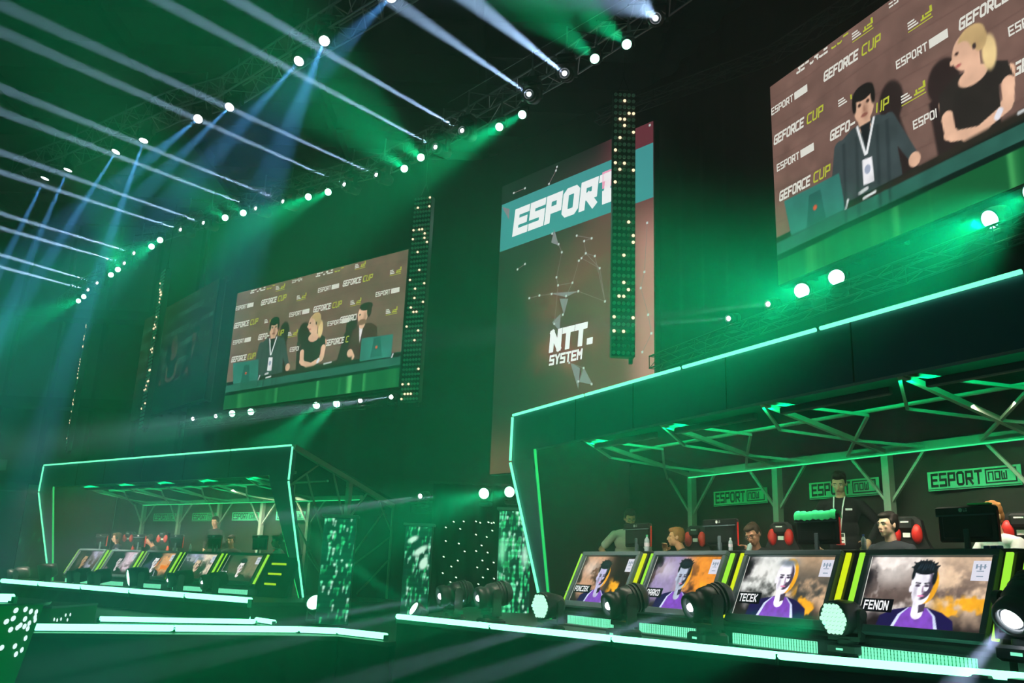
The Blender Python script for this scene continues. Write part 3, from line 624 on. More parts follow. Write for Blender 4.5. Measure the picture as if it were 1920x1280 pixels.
LS = Frame((-8.6, 26.02, 6.17), math.atan2(-4.45, 5.8)); RS = Frame((4.3, 13.48, 6.42), math.atan2(-.92, .392))
big_screen('big left LED screen showing three presenters behind a counter', LS, 7.3, 3.68, SCR, ST)
big_screen('big right LED screen showing presenters, tilted across the upper right corner', RS, 7.3, 3.62, SCR, ST)
FS = Frame((-15.9, 27.7, 5.9), math.radians(78))
fo = atY(243, 790, 29.5); fe = atY(378, 770, 24.6); FS = Frame((fo.x, fo.y, fo.z), math.atan2(fe.y - fo.y, fe.x - fo.x))
big_screen('dim far screen seen edge on behind the speckled light columns', FS, (fe - fo).xy.length, 3.6, SCRDIM, ST, ('txt_faint', 'txt_faint'))

# tall centre LED banner
BN = Frame((-.31, 20.5, 0), math.atan2(-.743, .67))
bl = BN.at(919, 889); br = BN.at(1229, 690); zt = BN.at(1221, 228).z; x0 = BN.at(931, 600).x; x1 = BN.at(1226, 500).x; W = x1 - x0; z0 = bl.z; H = zt - z0
t = thing('led_banner', 'tall maroon LED banner reading ESPORT above NTT. SYSTEM', 'screen', matrix=BN.mat())
MB().box(((x0 + x1) / 2, .1, z0 + H / 2), (W + .04, .16, H + .04)).build('screen_housing', 'plastic', t)
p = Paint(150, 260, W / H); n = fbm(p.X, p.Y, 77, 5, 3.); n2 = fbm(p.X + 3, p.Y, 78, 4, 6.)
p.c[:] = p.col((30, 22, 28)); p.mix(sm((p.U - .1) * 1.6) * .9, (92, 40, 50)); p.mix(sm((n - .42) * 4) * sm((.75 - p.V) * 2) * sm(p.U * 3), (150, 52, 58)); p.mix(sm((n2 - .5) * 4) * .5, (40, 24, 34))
p.mix(sm((p.U - .8) * 6) * sm((.8 - p.V) * 5) * .8, (176, 110, 112)); p.mix(sm((.22 - p.V) * 5) * .5, (130, 60, 50)); p.mix(sm((p.V - .8) * 4) * sm((.85 - p.U) * 4), (14, 18, 20))  # dark fade at left and top painted in for haze and steep viewing
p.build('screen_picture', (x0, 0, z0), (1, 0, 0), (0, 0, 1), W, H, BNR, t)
pl = lambda px, py, o=-.006: BN.at(px, py, 0) + Vector((0, o, 0))
b0, b1, b2, b3 = BN.at(935, 473), BN.at(1223, 371), BN.at(1221, 269), BN.at(940, 385)
zb = (b0.z + b1.z) / 2; zT = (b2.z + b3.z) / 2
m = MB(); m.quad((x0 + .02, -.006, zb), (x1, -.006, zb), (x1, -.006, zT), (x0 + .02, -.006, zT)); m.build('title_band', 'band', t)
m = MB(); hb = zT - zb; lx = BN.at(962, 430).x
text(m, 'ESPORT', (lx, -.014, zb + hb * .22), (1, 0, 0), (0, 0, 1), hb * .56, 0, 2.1, 1.0, 2.4, .12); m.build('banner_lettering', 'txt_white', t, 'glowing white ESPORT lettering')
m = MB(); bx = BN.at(1130, 340).x; m.quad((bx, -.014, zb + hb * .5), (bx + .75, -.014, zb + hb * .5), (bx + .75, -.014, zb + hb * .82), (bx, -.014, zb + hb * .82), 0)
m.quad((bx, -.014, zb + hb * .2), (bx + .75, -.014, zb + hb * .2), (bx + .75, -.014, zb + hb * .46), (bx, -.014, zb + hb * .46), 1); m.build('banner_block', ['txt_pink', 'txt_white'], t)
m = MB(); q = BN.at(1030, 662); text(m, 'NTT.', (q.x, -.014, q.z), (1, 0, 0), (0, 0, 1), .52, 0, 2.3, .95, 2.5, .08)
q = BN.at(1030, 686); text(m, 'SYSTEM', (q.x, -.014, q.z), (1, 0, 0), (0, 0, 1), .24, 0, 1.6, .9, 2., .1); m.build('banner_lettering', 'txt_white', t, 'glowing white NTT. SYSTEM lettering')
NP = [(1045, 313), (1043, 320), (1030, 345), (985, 353), (964, 362), (1036, 438), (1048, 458), (1054, 473), (1044, 520), (1047, 535), (1074, 530), (1086, 489), (1091, 484), (1099, 475), (1096, 452), (1110, 447), (1082, 442), (993, 559), (1012, 554), (1035, 551), (1085, 546), (1062, 555), (1056, 590), (1040, 607), (985, 495), (971, 505), (1125, 503), (1135, 565), (1209, 510), (1214, 418), (1216, 590), (1222, 625), (1205, 660), (1095, 690), (1110, 720), (1085, 715), (1068, 680), (1219, 235), (1202, 540), (1116, 480)]
m = MB()
for a in NP:
    if a[0] > x1 * 0 + 1230: continue
    q = pl(*a, -.012); m.box(q, (.05, .004, .05))
m.build('network_dots', 'netdot', t)
m = MB(); E2 = [(17, 18), (18, 19), (19, 20), (8, 9), (9, 10), (10, 11), (11, 12), (12, 13), (13, 14), (14, 15), (15, 16), (6, 7), (7, 8), (5, 6), (21, 22), (22, 23), (19, 21), (20, 21), (0, 1), (1, 2), (3, 4), (24, 25), (10, 21), (13, 26), (26, 27), (20, 27), (28, 38), (38, 30), (30, 31), (31, 32), (33, 34), (33, 35), (33, 36), (27, 39), (13, 39), (29, 28), (9, 23), (12, 26)]
for a, b in E2: m.bar(pl(*NP[a], -.01), pl(*NP[b], -.01), .012, .003, 0, (0, 1, 0))
m.build('network_lines', 'net', t)
m = MB()
for tri in (((1030, 550), (1084, 546), (1062, 557)), ((1050, 560), (1066, 560), (1058, 590)), ((1086, 716), (1112, 721), (1096, 690)), ((1070, 680), (1085, 730), (1088, 690)), ((1040, 430), (1034, 455), (1048, 460)), ((942, 388), (956, 392), (955, 412)), ((1036, 605), (1052, 588), (1050, 620))):
    m.add([pl(*a, -.011) for a in tri], [(0, 1, 2)])
m.build('network_shards', 'shard', t)

# ================================================================ HANGING LAMP COLUMNS
def lamp_column(label, top, bot, Y, wid, face, ncol, nrow, lit, seed):
    T = atY(*top, Y); B = atY(*bot, Y); h = T.z - B.z; cx = (T.x + B.x) / 2
    t = thing('lamp_column', label, 'light column', (cx, Y, B.z), face, group='hanging columns of small round lamps')
    MB().box((0, .09, h / 2), (wid, .16, h), bev=.01).build('housing', 'fixture', t)
    m = MB(); rr = random.Random(seed); dx = wid / ncol; dz = h / nrow; r = min(dx, dz) * .42; spots = [(i, j) for i in range(ncol) for j in range(nrow)]
    L = rr.sample(spots, lit) if not isinstance(lit, list) else lit
    for i, j in spots:
        x = -wid / 2 + dx * (i + .5); z = h - dz * (j + .5)
        if (i, j) in L: continue
        m.lathe([(0, r), (.02, r), (.02, r * .72), (.008, r * .5), (.012, r * .2)], (x, .01, z), (0, -1, 0), 8, 0)
    m.build('lens_grid', ['lens_off'], t)['kind'] = 'stuff'
    for i, j in L:
        x = -wid / 2 + dx * (i + .5); z = h - dz * (j + .5); MB().sph((x, -.008, z), (r * .85, .02, r * .85), 10, 6).build('lit_lamp', 'warm', t)
    m = MB(); m.bar((-wid * .3, .09, h + .02), (wid * .3, .09, h + .02), .06)
    for s_ in (-1, 1): m.cyl((s_ * wid * .3, .09, h), (0, .09, h + .35), .008, n=5)
    m.cyl((0, .09, h + .35), (0, .09, 11.4 - B.z), .008, n=5); m.box((wid * .35, .1, -.05), (.06, .06, .1)); m.build('hanger', 'fixture', t); return t
lit1 = [(2, 1), (1, 4), (2, 4), (3, 3), (4, 3), (2, 5), (4, 6), (1, 7), (0, 9), (0, 11), (2, 11), (1, 12), (4, 12), (0, 14), (3, 20), (4, 22), (4, 23), (2, 25), (2, 29), (3, 30), (1, 31), (2, 31), (0, 34), (4, 34), (2, 36), (0, 36)]
lamp_column('lamp column hanging directly in front of the maroon banner', (1172, 172), (1168, 668), 14.0, .40, math.radians(3), 5, 40, lit1, 1)
lamp_column('lamp column hanging at the right edge of the left presenter screen', (794, 368), (766, 752), 17.7, .42, math.radians(-22), 6, 44, 30, 2)
lamp_column('narrow speckled lamp column left of the left presenter screen', (308, 506), (262, 803), 22.8, .40, math.radians(-55), 5, 44, 26, 3)
lamp_column('leftmost and thinnest speckled lamp column, hanging before the arena wall', (165, 606), (120, 846), 28.0, .42, math.radians(-62), 5, 44, 24, 4)

# ================================================================ LED PILLARS, STAR CLOTH, DRAPES ON STAGE
def blobs(seed, nx, ny, asp, bright, streak):
    p = Paint(nx, ny, asp); rs = random.Random(seed); p.fill((10, 58, 46)); n = fbm(p.X, p.Y, seed, 4, 3.)
    p.mix(sm((n - .5) * 4) * .6, (8, 110, 60))
    for i in range(bright):
        u, v = rs.random(), rs.random(); L = rs.uniform(.02, .09); s_ = rs.uniform(.006, .02); d = L * .6
        p.cap((u, v), (u + (d * .5 if streak else 0), v + L * .8), s_ * asp * 1.2, s_ * .8, rs.choice([(60, 230, 140), (120, 255, 190), (200, 255, 225), (40, 190, 110), (30, 160, 90)]), 2)
    g = .5 + .5 * np.sign(np.sin(p.V * ny * .9)); p.c *= (.75 + .25 * g)[..., None]; return p
PB2 = blobs(8, 40, 110, .35, 95, True)
for q in ((.6, .74, .3, .035, .5), (.75, .6, .2, .05, 1.), (.3, .86, .2, .03, .4)): PB2.ell(*q[:4], (210, 255, 230), 3, q[4])
PILM = picture_mat('pillar_pixels', 1.1)
def led_pillar(label, tl, tr, bl, Y, zb, ang, pic, depth=.25):
    a = atY(*tl, Y); b = atY(*tr, Y); c = atY(*bl, Y); w = (b - a).length / max(.3, math.cos(ang)); h = a.z - zb; cx = (c.x + a.x) / 2 + (b.x - a.x) / 2
    t = thing('led_pillar', label, 'LED pillar', (cx, Y, zb), ang, group='LED pillars standing on the stage')
    MB().box((0, depth / 2 + .005, h / 2), (w, depth, h), bev=.01).build('pillar_body', 'bezel', t)
    MB().box((0, depth / 2, h + .02), (w + .08, depth + .08, .05), bev=.01).build('top_plate', 'alu', t)
    pic.build('pillar_display', (-w / 2 + .01, -.004, .02), (1, 0, 0), (0, 0, 1), w - .02, h - .04, PILM, t); return t
led_pillar('LED pillar beside the right leg of the distant booth', (608, 968), (668, 965), (592, 1166), 15.0, MID, math.radians(6), blobs(5, 40, 130, .3, 85, True))
led_pillar('brightest LED pillar, with white glowing patches, at the left end of the right stage', (760, 984), (811, 982), (752, 1126), 17.2, MID, 0, PB2)
pb = blobs(13, 50, 150, .35, 260, False)
pb.ell(.12, .66, .09, .075, (205, 255, 230), 9); pb.ell(.82, .62, .09, .08, (205, 255, 230), 9); pb.ell(.12, .66, .2, .12, (60, 220, 130), 30, 0, .5)
led_pillar('finely striped LED pillar next to the leg of the near booth', (936, 955), (998, 953), (928, 1166), 15.2, MID, math.radians(-4), pb)
t = thing('star_cloth', 'black star cloth with scattered pin lights hanging between two LED pillars', 'curtain', tuple(atY(872, 1120, 18.5).xy) + (MID,))
w = 1.55; m = MB(); n = 40; m.add([v for i in range(n + 1) for v in ((-w / 2 + w * i / n, .03 * math.sin(i * .9), 0), (-w / 2 + w * i / n, .03 * math.sin(i * .9), 2.7))], [(2 * i, 2 * i + 2, 2 * i + 3, 2 * i + 1) for i in range(n)], 0, True)
m.build('cloth', 'back_cloth', t); MB().bar((-w / 2 - .1, .02, 2.72), (w / 2 + .1, .02, 2.72), .05).build('hanging_bar', 'fixture', t)
o = Vector(t.location)
for (x, y) in [(697, 148), (797, 145), (920, 145), (962, 158), (1044, 153), (1075, 163), (1098, 157), (762, 220), (1083, 237), (920, 277), (1027, 300), (617, 340), (748, 366), (976, 385), (806, 445), (921, 441), (1036, 456), (596, 498), (738, 537), (984, 536), (1097, 556), (673, 596), (932, 604), (1038, 622), (587, 661), (721, 705), (989, 705), (1100, 716), (665, 752), (821, 770), (944, 772), (1044, 776), (618, 204)]:
    q = atY(720 + x * .1875, 950 + y * .1875, 18.44) - o; MB().sph((q.x, -.05, q.z), (.022, .012, .012), 8, 5, 0, Matrix.Rotation(.5, 3, 'Y')).build('star_light', 'star', t)
# green fabric wing far left
t = thing('led_drape', 'dark LED drape with green flecks left of the distant booth', 'curtain', tuple(atY(62, 1090, 25.5).xy) + (DECK,))
blobs(22, 30, 60, .6, 26, True).build('drape_display', (-.6, 0, 0), (1, 0, 0), (0, 0, 1), 1.1, 2.6, picture_mat('drape_pixels', .25), t)
m = MB(); m.box((-.05, .05, 1.3), (1.15, .06, 2.64)); m.build('drape_cloth', 'back_cloth', t)
# low riser wrapped in green cloth on the walkway
ra = atY(95, 1140, 12.4); rb = atY(-60, 1146, 12.4)
t = thing('riser', 'low riser wrapped in green cloth on the walkway at far left', 'riser', (ra.x, 12.4, MID - .02))
wd = ra.x - rb.x; hh = ra.z - MID + .02
MB().box((-wd / 2, .7, hh + .01), (wd + .03, 1.4, .03)).build('riser_top', 'deck', t)
m = MB(); n = 60; vs = []
for i in range(n + 1):
    x = -wd * i / n; vs += [(x, .015 * math.sin(i * .5) - .0, 0), (x, 0, hh)]
m.add(vs, [(2 * i + 1, 2 * i, 2 * i + 2, 2 * i + 3) for i in range(n)], 0, True); m.quad((0, 0, 0), (0, 1.4, 0), (0, 1.4, hh), (0, 0, hh)); m.build('cloth_skirt', 'green_cloth', t)
for (x, y) in [(92, 1148), (98, 1149), (105, 1147), (118, 1148), (90, 1160), (95, 1168), (102, 1166), (113, 1136 + 4), (122, 1139)]:
    q = ra + (atY(190, 1132, 13.8) - ra) * ((x - 84) / 95); q = Vector((.015, (q - ra).y, 0)); q.z = (1.7 - (y - 1044) / 1640 * (12.4 + q.y)) - MID; MB().sph(q, (.008, .018, .024), 8, 5).build('light_spot', 'dot', t)
# curved drape with bright oval dots in the corner
t = thing('dotted_drape', 'curved green drape with bright oval light dots in the lower left corner', 'curtain', (-4.2, 9.0, 0))
c0 = Vector((-6.1, 9.9)); R0 = 1.12; m = MB(); vs = []; n = 40
for i in range(n + 1):
    a = math.radians(-110 + 115 * i / n); ru = R0 * 1.0; rl = R0 * .78
    vs += [(c0.x + 4.2 + rl * math.cos(a), c0.y - 9 + rl * math.sin(a), 0), (c0.x + 4.2 + ru * math.cos(a), c0.y - 9 + ru * math.sin(a), 1.2)]
m.add(vs, [(2 * i, 2 * i + 2, 2 * i + 3, 2 * i + 1) for i in range(n)], 0, True); m.build('drape_cloth', 'green_cloth', t)
m = MB(); m.lathe([(0, R0 * .99), (.03, R0)], (c0.x + 4.2, c0.y - 9, 1.19), (0, 0, 1), 40); m.build('drape_top', 'deck', t)
for (x, y) in [(30, 1144), (25, 1159), (48, 1142), (58, 1146), (68, 1147), (47, 1160), (55, 1168), (66, 1156), (33, 1176), (46, 1174), (52, 1178), (20, 1180), (38, 1172), (48, 1196), (28, 1211), (3, 1214), (30, 1226), (41, 1218), (66, 1162), (12, 1165)]:
    d = Vector(ray(x, y)); e = Vector(EYE); # meet the drape's cone
    best = None
    for k in range(600):
        s_ = 7 + k * .006; P = e + d * (s_ / d.y); rr = R0 * (.78 + .22 * P.z / 1.2) + .012
        if (P.xy - c0).length <= rr: best = P; break
    if best is None: continue
    nn = (best.xy - c0).normalized(); q = best - Vector(t.location); R = Matrix(((nn.x, -nn.y, 0), (nn.y, nn.x, 0), (0, 0, 1)))
    MB().sph(q, (.008, .034, .026), 8, 6, 0, R @ Matrix.Rotation(.6, 3, 'X')).build('light_dot', 'dot', t)
q = atZ(-8, 1127, 1.32); edge_tube('thick glowing mint tube end at the left photo edge on top of the dotted drape', [atY(-60, 1126, 9.6), atY(24, 1127, 9.6)], .045, 2.)
# exit sign on the far wall
e = atY(3, 871, 44); t = thing('exit_sign', 'small dim green exit sign at the left photo edge', 'sign', e)
MB().box((0, 0, 0), (.5, .08, .52), bev=.02).build('sign_box', 'exit', t); m = MB(); m.bar((0.05, -.05, .12), (0.05, -.05, -.12), .05); m.bar((-.08, -.05, .12), (.18, -.05, .12), .05); m.build('sign_mark', 'txt_faint', t)

# ================================================================ TRUSSES
def truss(name, label, pts, w=.38, r=.022, group=None, bay=.45, mt='alu'):
    t = thing(name, label, 'truss', pts[0], group=group); o = Vector(pts[0]); ch = MB(); br = MB()
    for a, b in zip(pts, pts[1:]):
        a = Vector(a) - o; b = Vector(b) - o; d = (b - a); L = d.length; d.normalize(); s_ = d.cross(Vector((0, 0, 1))).normalized(); u = s_.cross(d)
        K = [s_ * sx * w / 2 + u * sz * w / 2 for sx, sz in ((-1, -1), (1, -1), (1, 1), (-1, 1))]
        for k in K: ch.cyl(a + k, b + k, r, n=6)
        n = max(1, round(L / bay))
        for i in range(n):
            p = a + d * (L * i / n); q = a + d * (L * (i + 1) / n)
            for j in range(4):
                k1, k2 = K[j], K[(j + 1) % 4]
                if i % 2: k1, k2 = k2, k1
                br.cyl(p + k1, q + k2, r * .5, n=5, caps=False)
            if i % 3 == 0:
                for j in range(4): br.cyl(p + K[j], p + K[(j + 1) % 4], r * .6, n=5, caps=False)
    ch.build('chords', mt, t); br.build('lacing', mt, t); return t
ZT = 11.55
fn = [(118, 568), (300, 436), (560, 350), (725, 306), (880, 226), (1070, 116), (1240, 4), (1420, -130)]
FT = [atZ(*q, ZT) for q in fn]
LBL = ['at its far left end', 'left of the left presenter screen', 'above the left presenter screen', 'between the left presenter screen and the banner', 'left of the maroon banner', 'above the banner lamp column', 'above the right presenter screen']
for i in range(7): truss('lighting_truss', 'front lighting truss section ' + LBL[i], [FT[i], FT[i + 1]], group='front lighting truss')
ST_ = [atZ(*q, 12.1) for q in [(40, 318), (140, 283), (325, 200), (430, 172), (560, 90), (700, 5), (860, -95)]]
LB2 = ['at the far left edge', 'left of the twisted gap', 'short middle link', 'with the densest lit lattice', 'running to the top edge', 'leaving through the top edge']
for i in range(6): truss('lighting_truss', 'upper side truss section ' + LB2[i], [ST_[i], ST_[i + 1]], w=.5, r=.026, group='upper side truss')
truss('support_truss', 'dim truss above the top edge of the right presenter screen', [atY(1120, 222, 16.), atY(1446, 104, 13.4), atY(1800, -120, 10.4)], w=.22, r=.014, mt='fixture')
truss('support_truss', 'low dark truss carrying lamps below the left presenter screen', [LS.w(-.6, -.9, -.55), LS.w(7.6, -.9, -.55)], w=.22, r=.014, mt='fixture')
truss('support_truss', 'low dark truss carrying lamps below the right presenter screen', [RS.w(-2.3, -.9, -.95), RS.w(6., -.9, -.95)], w=.22, r=.014, mt='fixture')
truss('support_truss', 'low dark truss carrying lamps below the maroon banner', [atY(770, 952, 19.2), atY(1000, 946, 19.2)], w=.22, r=.014, mt='fixture')
t = thing('cable', 'thin straight cable crossing the upper haze', 'cable', atY(840, 193, 15)); MB().cyl((0, 0, 0), atY(1175, -4, 12.5) - Vector(t.location), .007, n=5).build('wire', 'alu', t)

# ================================================================ MOVING LIGHTS
def mover(label, P, D, kind='beam', hang=True, energy=0, spread=3., color=(1, 1, 1), size=1., group=None, near=False, grow=.0, blend=.25, lensr=None, spot=True, off=.04):
    P = Vector(P); D = Vector(D).normalized(); k = size; up = -1 if hang else 1
    hc = P - D * .2 * k; base = hc - Vector((0, 0, up * .36 * k)); t = thing('moving_light', label, 'stage light', base, group=group); o = base
    yaw = math.atan2(D.y, D.x); sx = Vector((-math.sin(yaw), math.cos(yaw), 0)); R = Matrix.Rotation(yaw, 3, 'Z'); z = Vector((0, 0, up * 1.))
    m = MB(); m.box(z * .05 * k, (.26 * k, .32 * k, .1 * k), 0, R, bev=.02 * k); m.build('base', 'fixture', t)
    if hang: m = MB(); m.cyl((0, 0, 0), (0, 0, .62 * k), .018, n=8); m.box((0, 0, .08 * k), (.08 * k, .08 * k, .14 * k)); m.build('hanging_clamp', 'alu', t)
    if near:
        f = Vector((math.cos(yaw), math.sin(yaw), 0)); MB().box(z * .05 * k + f * .131 * k, (.004, .08 * k, .02 * k), 0, R).build('status_display', 'panel_light', t)
    m = MB(); m.cyl(z * .1 * k, z * .14 * k, .1 * k, n=14); m.bar(z * .15 * k - sx * .19 * k, z * .15 * k + sx * .19 * k, .12 * k, .04 * k)
    for s_ in (-1, 1):
        a = z * .15 * k + sx * s_ * .18 * k; b = z * .38 * k + sx * s_ * .175 * k
        m.bar(a, b, .1 * k, .035 * k, 0, sx); m.cyl(b - sx * s_ * .02 * k, b + sx * s_ * .025 * k, .055 * k, n=14)
    m.build('yoke', 'fixture', t)
    h = hc - o; m = MB()
    if kind == 'beam':
        m.lathe([(-.24 * k, .06 * k), (-.235 * k, .1 * k), (-.2 * k, .125 * k), (-.02 * k, .14 * k), (.04 * k, .135 * k), (.05 * k, .115 * k), (.1 * k, .115 * k), (.11 * k, .128 * k), (.17 * k, .128 * k), (.2 * k, .115 * k), (.2 * k, .09 * k), (.17 * k, .08 * k)], h, D, 18)
        if near:
            for a in (-.16, -.12, -.08): m.lathe([(a * k, .135 * k), (a * k, .145 * k), ((a + .015) * k, .145 * k), ((a + .015) * k, .135 * k)], h, D, 18)
            u = sx.cross(D).normalized(); m.box(h - D * .08 * k + u * .13 * k, (.2 * k, .1 * k, .03 * k), 0, Matrix((D, sx, u)).transposed(), bev=.01 * k)
        lr = lensr or .085 * k
        m.build('lamp_head', 'fixture', t)
        MB().lathe([(.172 * k, lr), (.19 * k, lr * .85), (.2 * k, lr * .45)], h, D, 18).build('lens', 'hot_white', t)
    else:
        m.lathe([(-.16 * k, .07 * k), (-.15 * k, .12 * k), (-.04 * k, .15 * k), (.06 * k, .17 * k), (.18 * k, .175 * k), (.205 * k, .165 * k), (.19 * k, .15 * k)], h, D, 20); m.build('lamp_head', 'fixture', t)
        u = sx.cross(D).normalized()
        if near:
            MB().disc(h + D * .19 * k, D, .155 * k, 24).build('cell_plate', 'print_teal', t); m = MB()
            for i in range(-3, 4):
                for j in range(-3, 4):
                    a = i + j * .5; b = j * .866
                    if math.hypot(a, b) > 3.02: continue
                    m.lathe([(0, .024 * k), (.012 * k, .022 * k), (.02 * k, .008 * k)], h + D * .192 * k + sx * a * .047 * k + u * b * .047 * k, D, 8)
            m.build('lens_cells', 'cell_green', t)
        else: MB().lathe([(.188 * k, .15 * k), (.2 * k, .12 * k)], h, D, 18).build('lens', 'hot_green', t)
    if energy:
        L = bpy.data.lights.new('spot', 'SPOT'); L.energy = energy; L.spot_size = math.radians(spread); L.spot_blend = blend; L.shadow_soft_size = .025 * k if kind == 'beam' else .09 * k; L.color = color
        ob = bpy.data.objects.new('light_source', L); C.objects.link(ob); ob.parent = t; ob.location = h + D * (.2 * k + off); ob.rotation_euler = D.to_track_quat('-Z', 'Y').to_euler()
    return t
def toward(P, px, py, dy):
    Q = atY(px, py, P.y - dy); return Q - P
def closest(P, px, py, d0, L):
    e = Vector(EYE); r = Vector(ray(px, py)); Q = P + Vector(d0).normalized() * L; return e + r * (Q - e).dot(r) - P
# white beams of the front truss
d0 = -Vector(ray(2910, 1329))
WB = [((164, 543), (0, 500)), ((181, 530), (0, 477)), ((232, 493), (0, 427)), ((250, 474), (0, 400)), ((337, 430), (0, 322)), ((380, 417), (0, 285)), ((478, 390), (0, 209)), ((529, 377), (0, 164)),
      ((644, 345), (0, 59)), ((704, 327), (0, 7)), ((815, 275), (300, 0)), ((865, 244), (442, 0)), ((991, 176), (735, 0)), ((1058, 137), (883, 0)), ((1229, 34), (1188, 0))]
for i, (a, b) in enumerate(WB):
    P = atZ(*a, 10.3); mover(f'{ORD[i]} white beam light from the left along the front truss', P, closest(P, *b, d0, 13), 'beam', True, E_BEAM * (P.y / 16) ** 1.2 * (.2 if i == 14 else .7 if i > 11 else 1.), 1.9, (.45, .68, 1.), 1., 'white beam lights of the front truss', lensr=.042)
GB = [((147, 564), (60, 600), 4), ((157, 556), (70, 592), 4), ((208, 515), (200, 400), 6), ((221, 505), (215, 400), 6), ((284, 462), (215, 498), 4), ((300, 450), (230, 488), 4), ((422, 408), (330, 350), 5), ((456, 399), (350, 330), 5),
      ((578, 369), (440, 430), 3.5), ((615, 360), (480, 425), 3.5), ((758, 316), (640, 220), 5), ((789, 295), (670, 200), 5), ((936, 238), (780, 320), 3), ((979, 215), (820, 300), 3), ((1115, 110), (980, -10), 3.5), ((1175, 83), (1040, -30), 3.5)]
for i, (a, b, dy) in enumerate(GB):
    P = atZ(*a, 10.3); mover(f'{ORD[i]} green wash light from the left along the front truss', P, toward(P, *b, dy), 'wash', True, E_WASH * (5. if i > 7 else 2.2 if i > 5 else 3.), 13, (.0, 1., .34), .56, 'green wash lights of the front truss', blend=.8)
# blue lights of the upper side truss
BB = [((84, 335), (10, 485)), ((127, 319), (55, 485)), ((217, 285), (120, 440)), ((269, 264), (212, 430)), ((371, 223), (300, 281)), ((430, 201), (330, 300)), ((560, 115), (440, 250)), ((608, 77), (560, 200))]
for i, (a, b) in enumerate(BB):
    P = atZ(*a, 11.5); mover(f'{ORD[i]} blue white light from the left along the upper side truss', P, closest(P, *b, (-.42, .0, -1), 8), 'beam', True, E_BLUE * (1.5 if i < 4 else .6), 6, (.12, .45, 1.), 1.15, 'blue white lights of the upper side truss', lensr=.13, blend=.7)
P = atZ(733, -6, 11.5); mover('blue white light of the upper side truss at the top edge', P, closest(P, 630, 95, (-.42, 0, -1), 8), 'beam', True, E_BLUE * .3, 6.5, (.12, .45, 1.), 1.15, None, lensr=.13, blend=.7)
# lamps standing on the low trusses
def arm(t):      # bracket from a hanging lamp to the nearest point of the front truss
    p = t.location + Vector((0, 0, .6)); best = None
    for a, b in zip(FT, FT[1:]):
        d = b - a; k = min(1, max(0, (p - a).dot(d) / d.length_squared)); q = a + d * k
        if best is None or (q - p).length < (best - p).length: best = q
    MB().cyl((0, 0, .58), best - t.location, .014, n=6).build('truss_arm', 'fixture', t)
for o_ in [o_ for o_ in C.objects if o_.get('group') in ('white beam lights of the front truss', 'green wash lights of the front truss')]: arm(o_)
def low(fr, off, a, b, kind, label, e, spread, dy=3., size=.62, Y=None, lr=.05):
    P = fr.w(*fr.at(*a, off)) if fr else atY(*a, Y)
    mover(label, P, toward(P, *b, dy), kind, False, e, spread, (.0, 1., .34) if kind == 'wash' else (.62, .74, 1.), size, 'lamps standing on the low trusses', lensr=lr if kind == 'beam' else None, blend=.8 if kind == 'wash' else .3)
low(LS, -.9, (435, 775), (330, 800), 'wash', 'first green lamp from the left below the left presenter screen', E_WASH * 2.5, 13)
low(LS, -.9, (470, 772), (370, 800), 'wash', 'second green lamp from the left below the left presenter screen', E_WASH * 2.5, 13)
low(LS, -.9, (593, 760), (480, 850), 'wash', 'third green lamp from the left below the left presenter screen', E_WASH * 5., 14)
low(LS, -.9, (631, 757), (530, 850), 'wash', 'fourth green lamp from the left below the left presenter screen', E_WASH * 5., 14)
low(LS, -.9, (361, 785), (240, 803), 'beam', 'first white lamp from the left below the left presenter screen', 16000, 2.6)
low(LS, -.9, (404, 780), (260, 803), 'beam', 'second white lamp from the left below the left presenter screen', 16000, 2.6)
low(LS, -.9, (675, 751), (580, 762), 'beam', 'third white lamp from the left below the left presenter screen', 16000, 2.6)
low(LS, -.9, (733, 744), (620, 760), 'beam', 'fourth white lamp from the left below the left presenter screen', 24000, 2.6)
low(RS, -.9, (1365, 597), (1240, 606), 'beam', 'left white lamp below the right presenter screen', 4000, 3, 1., lr=.035)
low(RS, -.9, (1439, 570), (1300, 585), 'beam', 'right white lamp below the right presenter screen', 3000, 3, 1., lr=.035)
low(RS, -.9, (1503, 545), (1380, 580), 'wash', 'first green lamp from the left below the right presenter screen', E_WASH * 2.5, 20, 3., .72)
low(RS, -.9, (1568, 520), (1440, 570), 'wash', 'second green lamp from the left below the right presenter screen', E_WASH * 2.5, 20, 3., .72)
low(RS, -.9, (1855, 412), (1640, 520), 'wash', 'large overexposed green lamp above the near booth header', E_WASH * 2.4, 52, .4, .72)
low(RS, -.9, (1935, 362), (1740, 480), 'wash', 'overexposed green lamp cut off at the right photo edge', E_WASH * 2.4, 52, .4, .72)
low(None, 0, (787, 930), (560, 962), 'beam', 'left white lamp below the maroon banner', 15000, 2.8, 3., .7, 19.2, .045)
low(None, 0, (849, 925), (620, 960), 'beam', 'right white lamp below the maroon banner', 15000, 2.8, 3., .7, 19.2, .045)
low(None, 0, (907, 925), (780, 965), 'wash', 'left green lamp below the maroon banner', E_WASH * 2.5, 16, 3., .72, 17.5)
low(None, 0, (955, 922), (830, 955), 'wash', 'right green lamp below the maroon banner', E_WASH * 2.5, 16, 3., .72, 17.5)
